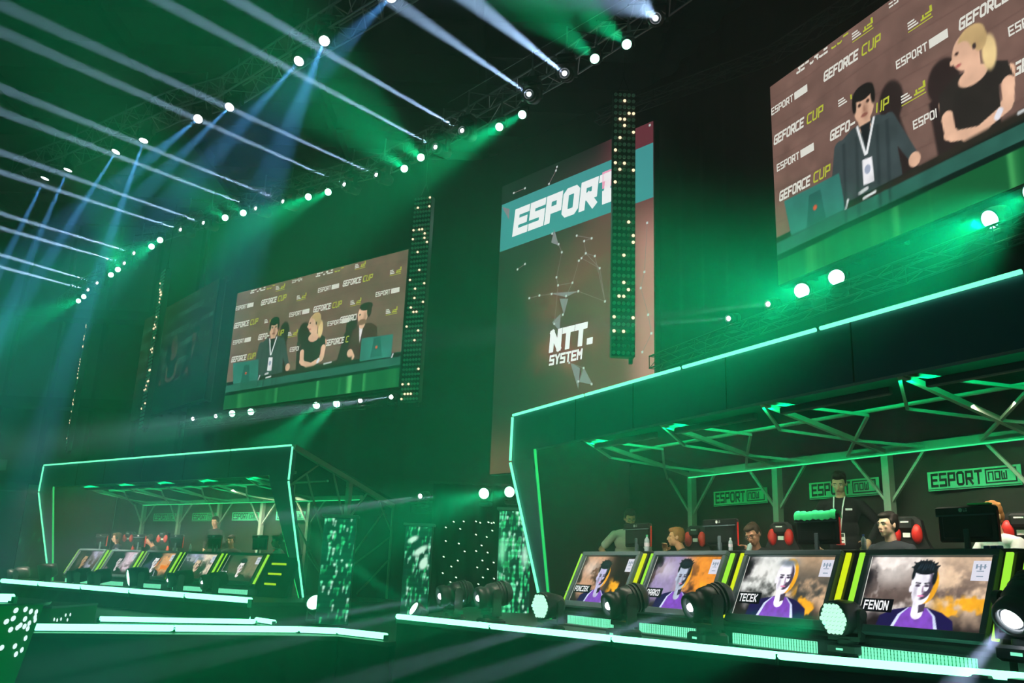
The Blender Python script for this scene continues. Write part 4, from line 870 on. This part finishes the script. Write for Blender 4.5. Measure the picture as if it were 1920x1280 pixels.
# lamps on the stage floor: lens pixel, base pixel, aim pixel
def floor_lamp(label, lens, basey, aim, kind, z, e, spread, dy, near, H=.46, lr=None, grp='moving lights on the stage floor', k=None, Y=None):
    B = atY(*lens, Y) if Y else atZ(lens[0], basey, z); P = atY(*lens, B.y); k = k or max(.5, (P.z - z) / .36)
    D = toward(P, *aim, dy); D.normalize()
    mover(label, P, D, kind, False, e, spread, (.0, 1., .34) if kind == 'wash' else (.55, .68, 1.), k, grp, near, lensr=lr, blend=.8 if kind == 'wash' else .3)
floor_lamp('black moving light with white beam before the desk reading PONCZEK', (1136, 1137), 1192, (960, 1190), 'beam', DECK, 12000, 5, .3, True, lr=.042, k=1.12)
floor_lamp('black moving light with white beam before the desk reading DARKO', (1290, 1140), 1208, (1110, 1200), 'beam', DECK, 12000, 5, .3, True, lr=.042, k=1.12)
floor_lamp('near moving light with bright white beam at the right photo edge', (1893, 1165), 1262, (1790, 1290), 'beam', DECK, 6000, 13, .25, True, lr=.075, k=1.1, Y=6.3)
floor_lamp('left of two moving lights with thin white beams before the star cloth', (822, 1118), 1160, (640, 1150), 'beam', DECK, 14000, 4, .5, True, lr=.04, k=1.1)
floor_lamp('right of two moving lights with thin white beams before the star cloth', (893, 1122), 1166, (700, 1165), 'beam', DECK, 14000, 4, .5, True, lr=.04, k=1.1)
floor_lamp('green wash light with honeycomb lens between the TECEK and FENON desks', (1562, 1160), 1238, (1300, 1215), 'wash', DECK, E_WASH * 1.6, 24, .8, True, k=.88)
floor_lamp('green wash light with honeycomb lens at the foot of the near booth leg', (1012, 1136), 1182, (870, 1150), 'wash', DECK, E_WASH * 2., 18, .7, True, k=.88)
floor_lamp('small green lamp below the brightest LED pillar', (775, 1140), 1158, (620, 1035), 'wash', DECK, E_WASH * 5., 10, .6, False, k=.6)
floor_lamp('green lamp standing right of the distant booth on the walkway', (590, 1128), 1168, (560, 1070), 'wash', MID, E_WASH * .3, 24, .7, False, k=.95)
for i, (l, b, a, kd) in enumerate([((14, 1078), 1089, (-60, 1090), 'beam'), ((72, 1074), 1094, (20, 1085), 'wash'), ((125, 1082), 1099, (60, 1092), 'beam'), ((163, 1084), 1102, (100, 1094), 'beam'), ((240, 1083), 1108, (190, 1092), 'wash'),
                             ((313, 1088), 1114, (260, 1096), 'beam'), ((377, 1092), 1118, (330, 1100), 'beam')]):
    floor_lamp(f'{ORD[i]} moving light from the left on the distant stage floor', l, b, a, kd, DECK, (E_WASH * .12 if kd == 'wash' else 0), 30, .25, False, lr=.03, grp='moving lights on the distant stage floor', k=1.1)

# ================================================================ MONITORS, CHAIRS, BOTTLES
def monitor_at(fr, px, py, y, label, mark=True, w=.56, zt=.95):
    q = fr.at(px, py, y); t = thing('monitor', label, 'monitor', matrix=fr.mat() @ Matrix.Translation((q.x, y, zt)), group='monitors on the gaming desks')
    MB().box((0, 0, .22), (w, .035, .3), 0, bev=.015).box((0, -.02, .2), (w * .8, .03, .2), 0, bev=.012).build('back_shell', 'plastic', t)
    MB().box((0, -.03, .335), (w, .03, .075), 0, bev=.012).build('top_shell', 'plastic', t)
    MB().box((0, -.047, .295), (w * .98, .006, .012)).build('trim_line', 'bezel', t)
    m = MB(); m.box((0, -.03, .08), (.05, .03, .2), bev=.006); m.lathe([(0, .12), (.012, .115)], (0, 0, -.012), (0, 0, 1), 24); m.build('stand', 'bezel', t)
    MB().box((w / 2 + .002, -.01, .2), (.006, .02, .26)).build('red_edge', 'red', t)
    if mark:
        m = MB(); m.disc((-.03, -.0475, .338), (0, -1, 0), .018, 16); text(m, 'LG', (-.003, -.0475, .325), (1, 0, 0), (0, 0, 1), .026, 0, 1.2, .9, 1.6); m.build('logo_print', 'white', t)
    return t
for q, lb in (((1197, 1018), 'black monitor seen from behind, beside the bearded man in the pale shirt'), ((1353, 1005), 'black monitor seen from behind on the desk reading DARKO'), ((1535, 1000), 'black monitor with a mint towel over its top'), ((1815, 980), 'large black monitor seen from behind on the desk reading FENON')):
    monitor_at(RB, *q, .78, lb, mark=q[0] != 1535)
q = RB.at(1535, 978, .76); t = thing('towel', 'mint green towel folded over the top of a monitor', 'towel', matrix=RB.mat() @ Matrix.Translation((q.x, .75, 1.32)))
m = MB(); n = 26; vs = []
for i in range(n + 1):
    x = -.27 + .54 * i / n; a = .008 * math.sin(i * 1.7) + .006 * math.sin(i * .6)
    for (y, z) in ((-.05, -.06 + a), (-.056, -.01), (-.04, .022 + a), (.0, .03 + a), (.035, .015), (.04, -.05 - a)): vs.append((x, y, z))
m.add(vs, [(6 * i + j, 6 * i + 6 + j, 6 * i + 7 + j, 6 * i + 1 + j) for i in range(n) for j in range(5)], 0, True); m.build('towel_cloth', 'teal_towel', t)
q = RB.at(1838, 950, .76); t = thing('towel', 'thin mint cloth strip lying on top of the large monitor', 'towel', matrix=RB.mat() @ Matrix.Translation((q.x, .75, 1.325)))
MB().box((0, 0, .008), (.2, .06, .016), 0, bev=.006).build('towel_cloth', 'teal_towel', t)
for q, lb in (((190, 1021), 'leftmost small monitor in the distant booth'), ((261, 1022), 'second small monitor from the left in the distant booth'), ((331, 1024), 'middle small monitor in the distant booth'), ((402, 1025), 'fourth small monitor from the left in the distant booth'), ((487, 1028), 'rightmost small monitor in the distant booth')):
    monitor_at(LB, *q, .78, lb, mark=True, w=.5, zt=.85)
def chair_at(fr, px, py, y, label, yaw=0.):
    q = fr.at(px, py, y); t = thing('gaming_chair', label, 'chair', matrix=fr.mat() @ Matrix.Translation((q.x, y, 0)) @ Matrix.Rotation(yaw, 4, 'Z'), group='red and black gaming chairs')
    MB().box((0, -.22, .48), (.5, .5, .1), bev=.04).build('seat', 'blk', t)
    m = MB(); m.prism([(x, .02, z) for x, z in ((-.2, .5), (.2, .5), (.26, .75), (.23, 1.0), (.17, 1.12), (.14, 1.3), (.08, 1.34), (-.08, 1.34), (-.14, 1.3), (-.17, 1.12), (-.23, 1.0), (-.26, .75))][::-1], (0, .1, 0)); m.build('backrest', 'blk', t)
    for s_ in (-1, 1):
        MB().sph((s_ * .105, .0, 1.16), (.055, .05, .1), 14, 9).build('shoulder_bolster', 'red', t); MB().sph((s_ * .2, .0, .8), (.05, .05, .2), 12, 8).build('side_bolster', 'red', t)
        m = MB(); m.bar((s_ * .3, -.2, .68), (s_ * .3, -.42, .68), .07, .03); m.bar((s_ * .3, -.28, .45), (s_ * .3, -.28, .67), .04, .03); m.build('armrest', 'blk', t)
    MB().box((0, -.01, 1.26), (.17, .05, .12), bev=.02).build('headrest', 'blk', t)
    m = MB(); m.box((0, -.037, 1.28), (.08, .004, .014)); m.box((0, .012, 1.15), (.07, .02, .045)); m.build('emblem', 'white', t)
    MB().cyl((0, -.2, .12), (0, -.2, .44), .03, n=12).build('gas_column', 'plastic', t)
    m = MB(); [m.bar((0, -.2, .1), (.3 * math.cos(a), -.2 + .3 * math.sin(a), .07), .05, .03) for a in [math.radians(72 * i) for i in range(5)]]; m.build('star_base', 'plastic', t)
    for i in range(5): a = math.radians(72 * i); MB().sph((.3 * math.cos(a), -.2 + .3 * math.sin(a), .032), .032, 10, 6).build('castor', 'plastic', t)
    return t
for q, lb in (((1303, 1001), 'red and black gaming chair behind the blond man with raised hands'), ((1463, 993), 'red and black gaming chair behind the man drinking from a bottle'), ((1697, 970), 'red and black gaming chair behind the man looking left in a dark shirt'), ((1910, 960), 'red and black gaming chair at the right photo edge')):
    chair_at(RB, *q, 1.62, lb, math.radians(20))
for q, lb in (((239, 1014), 'gaming chair behind the woman with headset in the distant booth'), ((303, 1015), 'empty looking red gaming chair in the middle of the distant booth'), ((532, 1022), 'gaming chair behind the boy in white in the distant booth')):
    chair_at(LB, *q, 1.62, lb, math.radians(20))
def bottle(fr, px, py, y, label, cap='blue_cap', s_=1., z=.95):
    q = fr.at(px, py, y); t = thing('water_bottle', label, 'bottle', matrix=fr.mat() @ Matrix.Translation((q.x, y, z)) @ Matrix.Scale(s_, 4), group='water bottles on the desks')
    MB().lathe([(0, .028), (.006, .033), (.05, .033), (.06, .030), (.12, .033), (.15, .03), (.175, .014), (.19, .012)], (0, 0, 0), (0, 0, 1), 16).build('bottle_body', 'clear', t)
    MB().lathe([(.065, .0345), (.11, .0345)], (0, 0, 0), (0, 0, 1), 16).build('paper_label', 'label_w', t)
    MB().lathe([(.185, .015), (.21, .015)], (0, 0, 0), (0, 0, 1), 12).build('cap', cap, t)
bottle(RB, 1213, 1028, .62, 'clear water bottle with mint cap between the PONCZEK and DARKO desks', 'print_teal')
bottle(RB, 1370, 1028, .62, 'small pale bottle top between the DARKO and TECEK desks', 'white', .7)
bottle(RB, 1619, 1012, .62, 'clear water bottle with blue cap beside the man looking left', 'blue_cap', .7)
for x in (1848, 1861, 1873): 
    q = RB.at(x, 1005, .5); t = thing('bottle_cap', 'one of three small blue caps on the right end of the FENON desk', 'cap', matrix=RB.mat() @ Matrix.Translation((q.x, .5, .95)), group='blue caps on the FENON desk')
    MB().lathe([(0, .024), (.02, .024), (.024, .02)], (0, 0, 0), (0, 0, 1), 14).build('cap_shell', 'blue_cap', t)
bottle(LB, 356, 1031, .65, 'pale bottle in the middle of the distant desk row', 'white', .8, .85)
bottle(LB, 406, 1033, .65, 'pale bottle beside the fourth distant monitor', 'white', .7, .85)

# ================================================================ PEOPLE
def remesh(mb, voxel, smooth=3, fac=.5):
    me = bpy.data.meshes.new('tmp'); me.from_pydata([tuple(v) for v in mb.v], [], mb.f); me.update(); o = bpy.data.objects.new('tmp', me); C.objects.link(o)
    r = o.modifiers.new('r', 'REMESH'); r.mode = 'VOXEL'; r.voxel_size = voxel; s_ = o.modifiers.new('s', 'SMOOTH'); s_.iterations = smooth; s_.factor = fac
    dg = bpy.context.evaluated_depsgraph_get(); dg.update(); out = bpy.data.meshes.new_from_object(o.evaluated_get(dg)); bpy.data.objects.remove(o); bpy.data.meshes.remove(me)
    out.polygons.foreach_set('use_smooth', [True] * len(out.polygons)); return out
SK = {}
def cmat(n, c, rough=.7, noise=.06, scale=20):
    k = (n, c)
    if k not in SK: SK[k] = mat(n, c, rough, noise=noise, scale=scale, spec=.3)
    return SK[k]
def limb(m, a, b, ra, rb):
    m.cyl(a, b, ra, rb, n=14); m.sph(a, ra, 14, 8); m.sph(b, rb, 14, 8)
def ik(a, b, l1, l2, pole):
    d = b - a; L = min(d.length, (l1 + l2) * .995); d.normalize(); b = a + d * L; x = (l1 * l1 - l2 * l2 + L * L) / (2 * L); h = math.sqrt(max(l1 * l1 - x * x, 0)); p = Vector(pole) - d * Vector(pole).dot(d); p.normalize(); return a + d * x + p * h, b
def person(fr, px, py, y, label, yaw=0, lean=5, roll=0, head=(0, 0, 0), stand=False, handL=(-.15, -.35, .5), handR=(.15, -.35, .5), skin=(215, 160, 125), hair=(40, 30, 24), shirt=(30, 32, 36), sleeve='long', hairstyle='short', extra=(), voxel=.008, trousers=(26, 28, 34), build=1., curl=(35, 35)):
    """head pixel places the head centre; hands are offsets from the pelvis in the body frame (facing -y)"""
    Y_ = math.radians(yaw); hc = fr.at(px, py, y); RY = Matrix.Rotation(Y_, 3, 'Z'); RL = Matrix.Rotation(math.radians(lean), 3, 'X') @ Matrix.Rotation(math.radians(roll), 3, 'Y')
    sp = RL @ Vector((0, 0, 1)); nb = sp * .53; ho = nb + Vector((0, -.03 - .0015 * abs(lean), .15)) + sp * .0
    pelvis = hc - RY @ ho
    t = thing('person', label, 'person', matrix=fr.mat() @ Matrix.Translation((pelvis.x, pelvis.y, 0)) @ Matrix.Rotation(Y_, 4, 'Z'))
    pz = Vector((0, 0, pelvis.z)); fl = -pelvis.z; m = MB(); T = MB(); S = MB()
    def both(fn, g=.012): fn(m, 0.); fn(S, g)
    b_ = build
    def torso(M_, g):
        M_.sph(pz + Vector((0, 0, .02)), (.165 * b_ + g, .115 + g, .13 + g), 18, 12); M_.sph(pz + sp * .17, (.145 * b_ + g, .105 + g, .17 + g), 18, 12, 0, RL); M_.sph(pz + sp * .36, (.17 * b_ + g, .115 + g, .17 + g), 18, 12, 0, RL)
        M_.sph(pz + sp * .45, (.2 * b_ + g, .085 + g, .07 + g), 18, 10, 0, RL)
    both(torso)
    shw = .185 * b_; sh = [pz + sp * .44 + RL @ Vector((s_ * shw, 0, 0)) for s_ in (-1, 1)]
    neck = pz + sp * .50; hd = pz + ho; limb(m, neck, hd + Vector((0, .02, -.06)), .058, .052)
    S.sph(pz + sp * .5, (.075, .07, .035), 14, 8, 0, RL)
    Rh = Matrix.Rotation(math.radians(head[0]), 3, 'Z') @ Matrix.Rotation(math.radians(head[1]), 3, 'X') @ Matrix.Rotation(math.radians(head[2]), 3, 'Y'); H = lambda x, y_, z: hd + Rh @ Vector((x, y_, z))
    m.sph(H(0, .012, .022), (.076, .094, .098), 22, 16, 0, Rh); m.sph(H(0, -.03, -.035), (.06, .062, .078), 18, 12, 0, Rh); m.sph(H(0, -.062, -.092), (.03, .024, .022), 12, 8, 0, Rh); m.sph(H(0, -.0, -.06), (.056, .05, .045), 12, 8, 0, Rh)
    limb(m, H(0, -.088, .012), H(0, -.108, -.026), .009, .0135); m.sph(H(0, -.096, -.03), (.019, .012, .01), 10, 6, 0, Rh)
    limb(m, H(-.04, -.072, .026), H(.04, -.072, .026), .016, .016)
    for s_ in (-1, 1): m.sph(H(s_ * .04, -.066, -.02), (.02, .018, .02), 10, 6, 0, Rh); m.sph(H(s_ * .078, .012, -.008), (.011, .02, .032), 12, 8, 0, Rh)
    m.sph(H(0, -.088, -.056), (.022, .011, .006), 12, 6, 0, Rh); m.sph(H(0, -.086, -.067), (.019, .011, .007), 12, 6, 0, Rh)
    hands = [Vector(handL), Vector(handR)]
    for i, s_ in enumerate((-1, 1)):
        tgt = pz + hands[i]; el, wr = ik(sh[i], tgt, .29, .25, (s_ * .8, .35, -.9)); rs = 1.
        limb(m, sh[i], el, .05 * rs, .038 * rs); limb(m, el, wr, .038 * rs, .026)
        S.sph(sh[i], .06, 12, 8); limb(S, sh[i], el if sleeve == 'long' else sh[i].lerp(el, .7), .06, (.05 if sleeve == 'long' else .06) * rs)
        if sleeve == 'long': limb(S, el, el.lerp(wr, .93), .05 * rs, .037)
        d = (wr - el).normalized(); pn = Vector((-s_ * .6, -.2, -.8)); pn = (pn - d * pn.dot(d)).normalized(); ac = d.cross(pn).normalized() * s_
        m.sph(wr + d * .045, (.038, .052, .017), 12, 8, 0, Matrix((ac, d, ac.cross(d))).transposed())
        cu = math.radians(curl[i])
        for f, (lx, ls) in enumerate(((-.029, .85), (-.010, 1.), (.010, .95), (.029, .75))):
            p = wr + d * .08 + ac * lx; dd = d.copy(); r = .0088
            for L in (.042, .027, .022):
                dd = (dd * math.cos(cu) + pn * math.sin(cu)).normalized(); q = p + dd * L * ls; limb(m, p, q, r, r * .92); r *= .92; p = q
        p = wr + d * .02 - ac * .03; dd = (d * .6 - ac * .7 + pn * .4).normalized()
        for L, r in ((.04, .012), (.03, .0105), (.022, .009)): q = p + dd * L; limb(m, p, q, r, r * .93); p = q; dd = (dd + d * .5 + pn * .25).normalized()
        hp = pz + Vector((s_ * .09, 0, 0))
        if stand: kn = hp + Vector((s_ * .02, -.03, fl * .48)); an = Vector((hp.x + s_ * .02, .03, .09))
        else: kn = hp + Vector((s_ * .06, -.44, -.02)); an = Vector((kn.x, kn.y + .05, .09))
        for M_, g in ((m, 0.), (T, .012)):
            limb(M_, hp, kn, .082 + g, .058 + g); limb(M_, kn, an, .055 + g, .038 + g)
        limb(m, an + Vector((0, .02, -.04)), an + Vector((0, -.14, -.05)), .045, .036)
    T.sph(pz, (.175 * b_, .13, .14), 18, 10)
    me = remesh(m, voxel); me.materials.append(cmat('skin', skin, .55, .05, 8)); link('body', me, t)
    me = remesh(S, voxel * 1.4); me.materials.append(cmat('shirt_cloth', shirt, .85, .12, 14)); link('shirt', me, t)
    me = remesh(T, voxel * 1.6); me.materials.append(cmat('trouser_cloth', trousers, .9)); link('trousers', me, t)
    hm = cmat('hair', hair, .6, .3, 60); h = MB(); rr = random.Random(px)
    if hairstyle != 'none':
        h.sph(H(0, .03, .05), (.084, .094, .088), 20, 14, 0, Rh); h.sph(H(0, .06, .0), (.076, .062, .08), 16, 10, 0, Rh); h.sph(H(0, -.02, .092), (.066, .075, .038), 16, 10, 0, Rh)
        if hairstyle == 'quiff': h.sph(H(0, -.055, .108), (.055, .045, .036), 14, 8, 0, Rh)
        if hairstyle == 'long':
            for s_ in (-1, 1): h.sph(H(s_ * .07, .03, -.05), (.022, .05, .11), 12, 8, 0, Rh)
            h.sph(H(0, .075, -.08), (.06, .03, .11), 12, 8, 0, Rh)
        for s_ in (-1, 1): h.sph(H(s_ * .074, -.002, .03), (.012, .03, .035), 10, 6, 0, Rh)
        for k in range(26 if hairstyle in ('short', 'quiff', 'messy') else 10):
            a = rr.uniform(0, 6.28); b = rr.uniform(.2, 1.); h.sph(H(.07 * math.cos(a) * b, .03 + .085 * math.sin(a) * b, .05 + .08 * math.sqrt(max(0, 1 - b * b * .8))), (.018, .024, .014), 8, 5, 0, Rh @ Matrix.Rotation(a, 3, 'Z'))
        me = remesh(h, .007, 2); me.materials.append(hm); link('hair', me, t)
    br = MB(); dk = cmat('brow', tuple(int(c * .7) for c in hair), .8)
    for s_ in (-1, 1):
        e = MB(); e.sph(H(s_ * .031, -.083, .008), (.0135, .006, .0075), 12, 8, 0, Rh); e.sph(H(s_ * .031, -.0875, .008), (.006, .004, .006), 10, 6, 1, Rh); e.build('eye', [cmat('eye_white', (215, 210, 205), .3), cmat('iris', (30, 22, 18), .2)], t)
        br.cyl(H(s_ * .017, -.094, .028), H(s_ * .047, -.082, .03), .0045, .003, 8)
    br.build('eyebrows', dk, t)
    l = MB(); l.sph(H(0, -.094, -.06), (.022, .0075, .0075), 12, 6, 0, Rh); l.build('lips', cmat('lips', tuple(int(c * f) for c, f in zip(skin, (.86, .6, .6))), .5), t)
    if 'beard' in extra:
        b = MB(); b.sph(H(0, -.036, -.062), (.0615, .062, .058), 16, 10, 0, Rh); b.sph(H(0, -.07, -.095), (.032, .028, .024), 12, 8, 0, Rh); me = remesh(b, .006, 2)
        me.materials.append(dk); link('beard', me, t); l2 = MB(); l2.sph(H(0, -.098, -.06), (.02, .008, .007), 12, 6, 0, Rh)
    if 'glasses' in extra:
        g = MB()
        for s_ in (-1, 1):
            g.path([H(s_ * .031 + .022 * math.cos(a), -.101, .006 + .018 * math.sin(a)) for a in [math.pi * k / 8 for k in range(17)]], .0022, 6); g.cyl(H(s_ * .054, -.1, .01), H(s_ * .078, .01, .008), .002, n=6)
        g.cyl(H(-.009, -.102, .01), H(.009, -.102, .01), .002, n=6); g.build('glasses', 'plastic', t)
    if 'headset' in extra:
        g = MB(); g.path([H(.1 * math.cos(a), .01, .02 + .115 * math.sin(a)) for a in [math.pi * k / 12 for k in range(13)]], .009, 6)
        for s_ in (-1, 1): g.sph(H(s_ * .092, .01, -.005), (.022, .036, .04), 12, 8, 0, Rh)
        g.cyl(H(-.09, -.02, -.03), H(-.04, -.11, -.07), .003, n=6); g.build('headset', 'plastic', t)
    if 'headset_neck' in extra:
        g = MB(); g.path([pz + sp * .52 + Vector((.085 * math.cos(a), -.02 - .085 * math.sin(a), .0)) for a in [math.pi * k / 10 for k in range(11)]], .014, 8); g.build('headset', 'plastic', t)
    if 'lanyard' in extra:
        g = MB(); c0 = pz + sp * .12 + Vector((0, -.15, 0))
        for s_ in (-1, 1): g.bar(pz + sp * .53 + Vector((s_ * .06, -.06, 0)), pz + sp * .4 + Vector((s_ * .05, -.15, 0)), .014, .003, 0, (0, 1, 0)); g.bar(pz + sp * .4 + Vector((s_ * .05, -.15, 0)), c0, .014, .003, 0, (0, 1, 0))
        g.build('lanyard', 'white', t); MB().box(c0 + Vector((0, -.006, -.07)), (.1, .006, .13), bev=.002).build('badge', 'white', t, 'white badge with red foot')
        g = MB(); g.box(c0 + Vector((0, -.011, -.125)), (.09, .004, .02), 0); g.build('badge_strip', 'red', t); g = MB(); g.box(c0 + Vector((0, -.011, -.03)), (.08, .004, .035), 0); g.box(c0 + Vector((0, -.011, -.085)), (.07, .004, .012), 0); g.build('badge_print', 'print_black', t)
        g = MB(); g.box(pz + sp * .38 + Vector((.11, -.128, 0)), (.075, .006, .022)); g.build('chest_print', 'white', t)
    if 'collar' in extra:
        g = MB()
        for s_ in (-1, 1): g.bar(pz + sp * .53 + Vector((s_ * .06, -.03, 0)), pz + sp * .45 + Vector((s_ * .02, -.125, 0)), .035, .008, 0, (0, 1, .4))
        g.build('collar', cmat('shirt_cloth', shirt, .85, .12, 14), t)
    if 'stripes' in extra:
        g = MB()
        for i in (0, 1):
            el, wr = ik(sh[i], pz + hands[i], .29, .25, ((-1, 1)[i] * .8, .35, -.9))
            for k in (.2, .42, .64): p = sh[i].lerp(el, k); q = sh[i].lerp(el, k + .08); g.cyl(p, q, .066 - .01 * k, n=12)
        g.box(pz + sp * .36 + Vector((0, -.125, 0)), (.16, .02, .05)); g.build('jersey_print', cmat('jersey_print', (190, 180, 215), .7), t)
    if 'bottle' in extra:
        wr = pz + hands[1]; q = H(0, -.125, -.058); b2 = H(.0, -.24, -.13); g = MB(); g.cyl(q.lerp(b2, .2), b2, .03, n=12); g.cyl(q, q.lerp(b2, .2), .013, n=10); g.build('held_bottle', 'clear', t); g = MB(); g.cyl(q.lerp(b2, .14), q.lerp(b2, .24), .017, n=10); g.build('bottle_ring', 'print_teal', t)
    return t
person(RB, 1181, 972, 1.45, 'standing bearded man with glasses in a pale grey green shirt', yaw=70, lean=22, head=(0, 22, 0), stand=True, handL=(-.24, -.2, .02), handR=(.22, -.3, .05), shirt=(186, 196, 176), sleeve='short', skin=(196, 148, 112), hair=(22, 18, 16), extra=('beard', 'glasses', 'collar'), build=1.12, trousers=(30, 34, 40), voxel=.0075, curl=(20, 20))
person(RB, 1267, 1007, 1.28, 'blond man in profile with raised hands at his mouth', yaw=-34, lean=24, head=(-4, 0, 0), handL=(-.0, -.43, .47), handR=(.035, -.42, .46), shirt=(52, 58, 62), sleeve='short', skin=(232, 172, 132), hair=(172, 120, 70), voxel=.0075, curl=(38, 42))
person(RB, 1412, 1002, 1.24, 'seated dark haired man with glasses drinking from a small bottle', yaw=18, lean=26, head=(-2, 26, -10), handL=(-.1, -.4, .36), handR=(-.02, -.38, .42), shirt=(32, 34, 34), skin=(206, 150, 122), hair=(62, 46, 34), hairstyle='messy', extra=('glasses', 'bottle'), voxel=.0075, curl=(45, 50))
person(RB, 1573, 906, 1.8, 'standing man in black with white lanyard and badge', yaw=26, lean=7, head=(6, 24, 0), stand=True, handL=(-.3, -.1, .02), handR=(.3, -.12, .04), shirt=(18, 20, 22), skin=(206, 164, 134), hair=(30, 26, 24), hairstyle='quiff', extra=('lanyard',), build=1.12, voxel=.0075)
person(RB, 1664, 984, 1.3, 'seated man in a dark shirt looking left before a red chair', yaw=6, lean=8, head=(-14, 4, 0), handL=(-.2, -.42, .2), handR=(.12, -.42, .2), shirt=(44, 50, 58), skin=(240, 196, 172), hair=(36, 30, 28), voxel=.0075, build=1.06)
person(RB, 1858, 968, 1.32, 'blond person in a white top half hidden behind the large monitor', yaw=-8, lean=16, head=(-4, 12, 0), handL=(-.1, -.4, .3), handR=(.12, -.4, .3), shirt=(232, 232, 236), skin=(226, 176, 144), hair=(168, 112, 62), hairstyle='messy', voxel=.0075)
person(LB, 218, 1008, 1.3, 'woman with headset and purple grey jersey in the distant booth', yaw=-22, lean=8, head=(-6, 6, 0), handL=(-.15, -.4, .18), handR=(.15, -.4, .18), shirt=(60, 56, 76), skin=(236, 190, 168), hair=(120, 84, 60), hairstyle='long', extra=('headset', 'stripes'), voxel=.012)
person(LB, 281, 1012, 1.25, 'hunched dark haired player in a striped jersey, distant booth', yaw=-20, lean=34, head=(-6, 34, 0), handL=(-.1, -.45, .1), handR=(.15, -.45, .12), shirt=(50, 50, 54), skin=(200, 150, 125), hair=(44, 30, 26), extra=('headset', 'stripes'), voxel=.012)
person(LB, 403, 978, 1.75, 'standing staff member in black in the distant booth', yaw=10, lean=6, head=(20, 12, 0), stand=True, handL=(-.26, -.1, .02), handR=(.2, -.25, .15), shirt=(26, 28, 30), skin=(170, 130, 104), hair=(28, 24, 22), voxel=.012)
person(LB, 433, 1014, 1.28, 'seated dark haired player reaching forward in the distant booth', yaw=25, lean=16, head=(4, 12, 0), handL=(-.2, -.46, .16), handR=(.12, -.42, .18), shirt=(36, 36, 40), skin=(190, 142, 112), hair=(24, 20, 18), extra=('headset', 'stripes'), voxel=.012)
person(LB, 518, 1015, 1.25, 'boy in a white shirt with headphones around his neck, distant booth', yaw=-22, lean=14, head=(-10, 8, 0), handL=(-.22, -.44, .16), handR=(.1, -.44, .16), shirt=(238, 236, 238), skin=(240, 190, 160), hair=(110, 76, 50), hairstyle='quiff', extra=('headset_neck',), voxel=.012)

# ================================================================ HAZE
hz = bpy.data.materials.new('haze'); hz.use_nodes = True; nt = hz.node_tree; nt.nodes.clear()
o_ = nt.nodes.new('ShaderNodeOutputMaterial'); v_ = nt.nodes.new('ShaderNodeVolumeScatter'); v_.inputs['Density'].default_value = HAZE_DENSITY; v_.inputs['Anisotropy'].default_value = HAZE_G; v_.inputs['Color'].default_value = (.9, .95, 1, 1)
nt.links.new(v_.outputs[0], o_.inputs['Volume'])
MB_ = MB(); MB_.box((-11.8, 21.5, 10.5), (47.5, 49.0, 20.9)); hzo = MB_.build('haze', hz); tag(hzo, 'thin stage haze filling the whole arena', 'haze', kind='stuff')
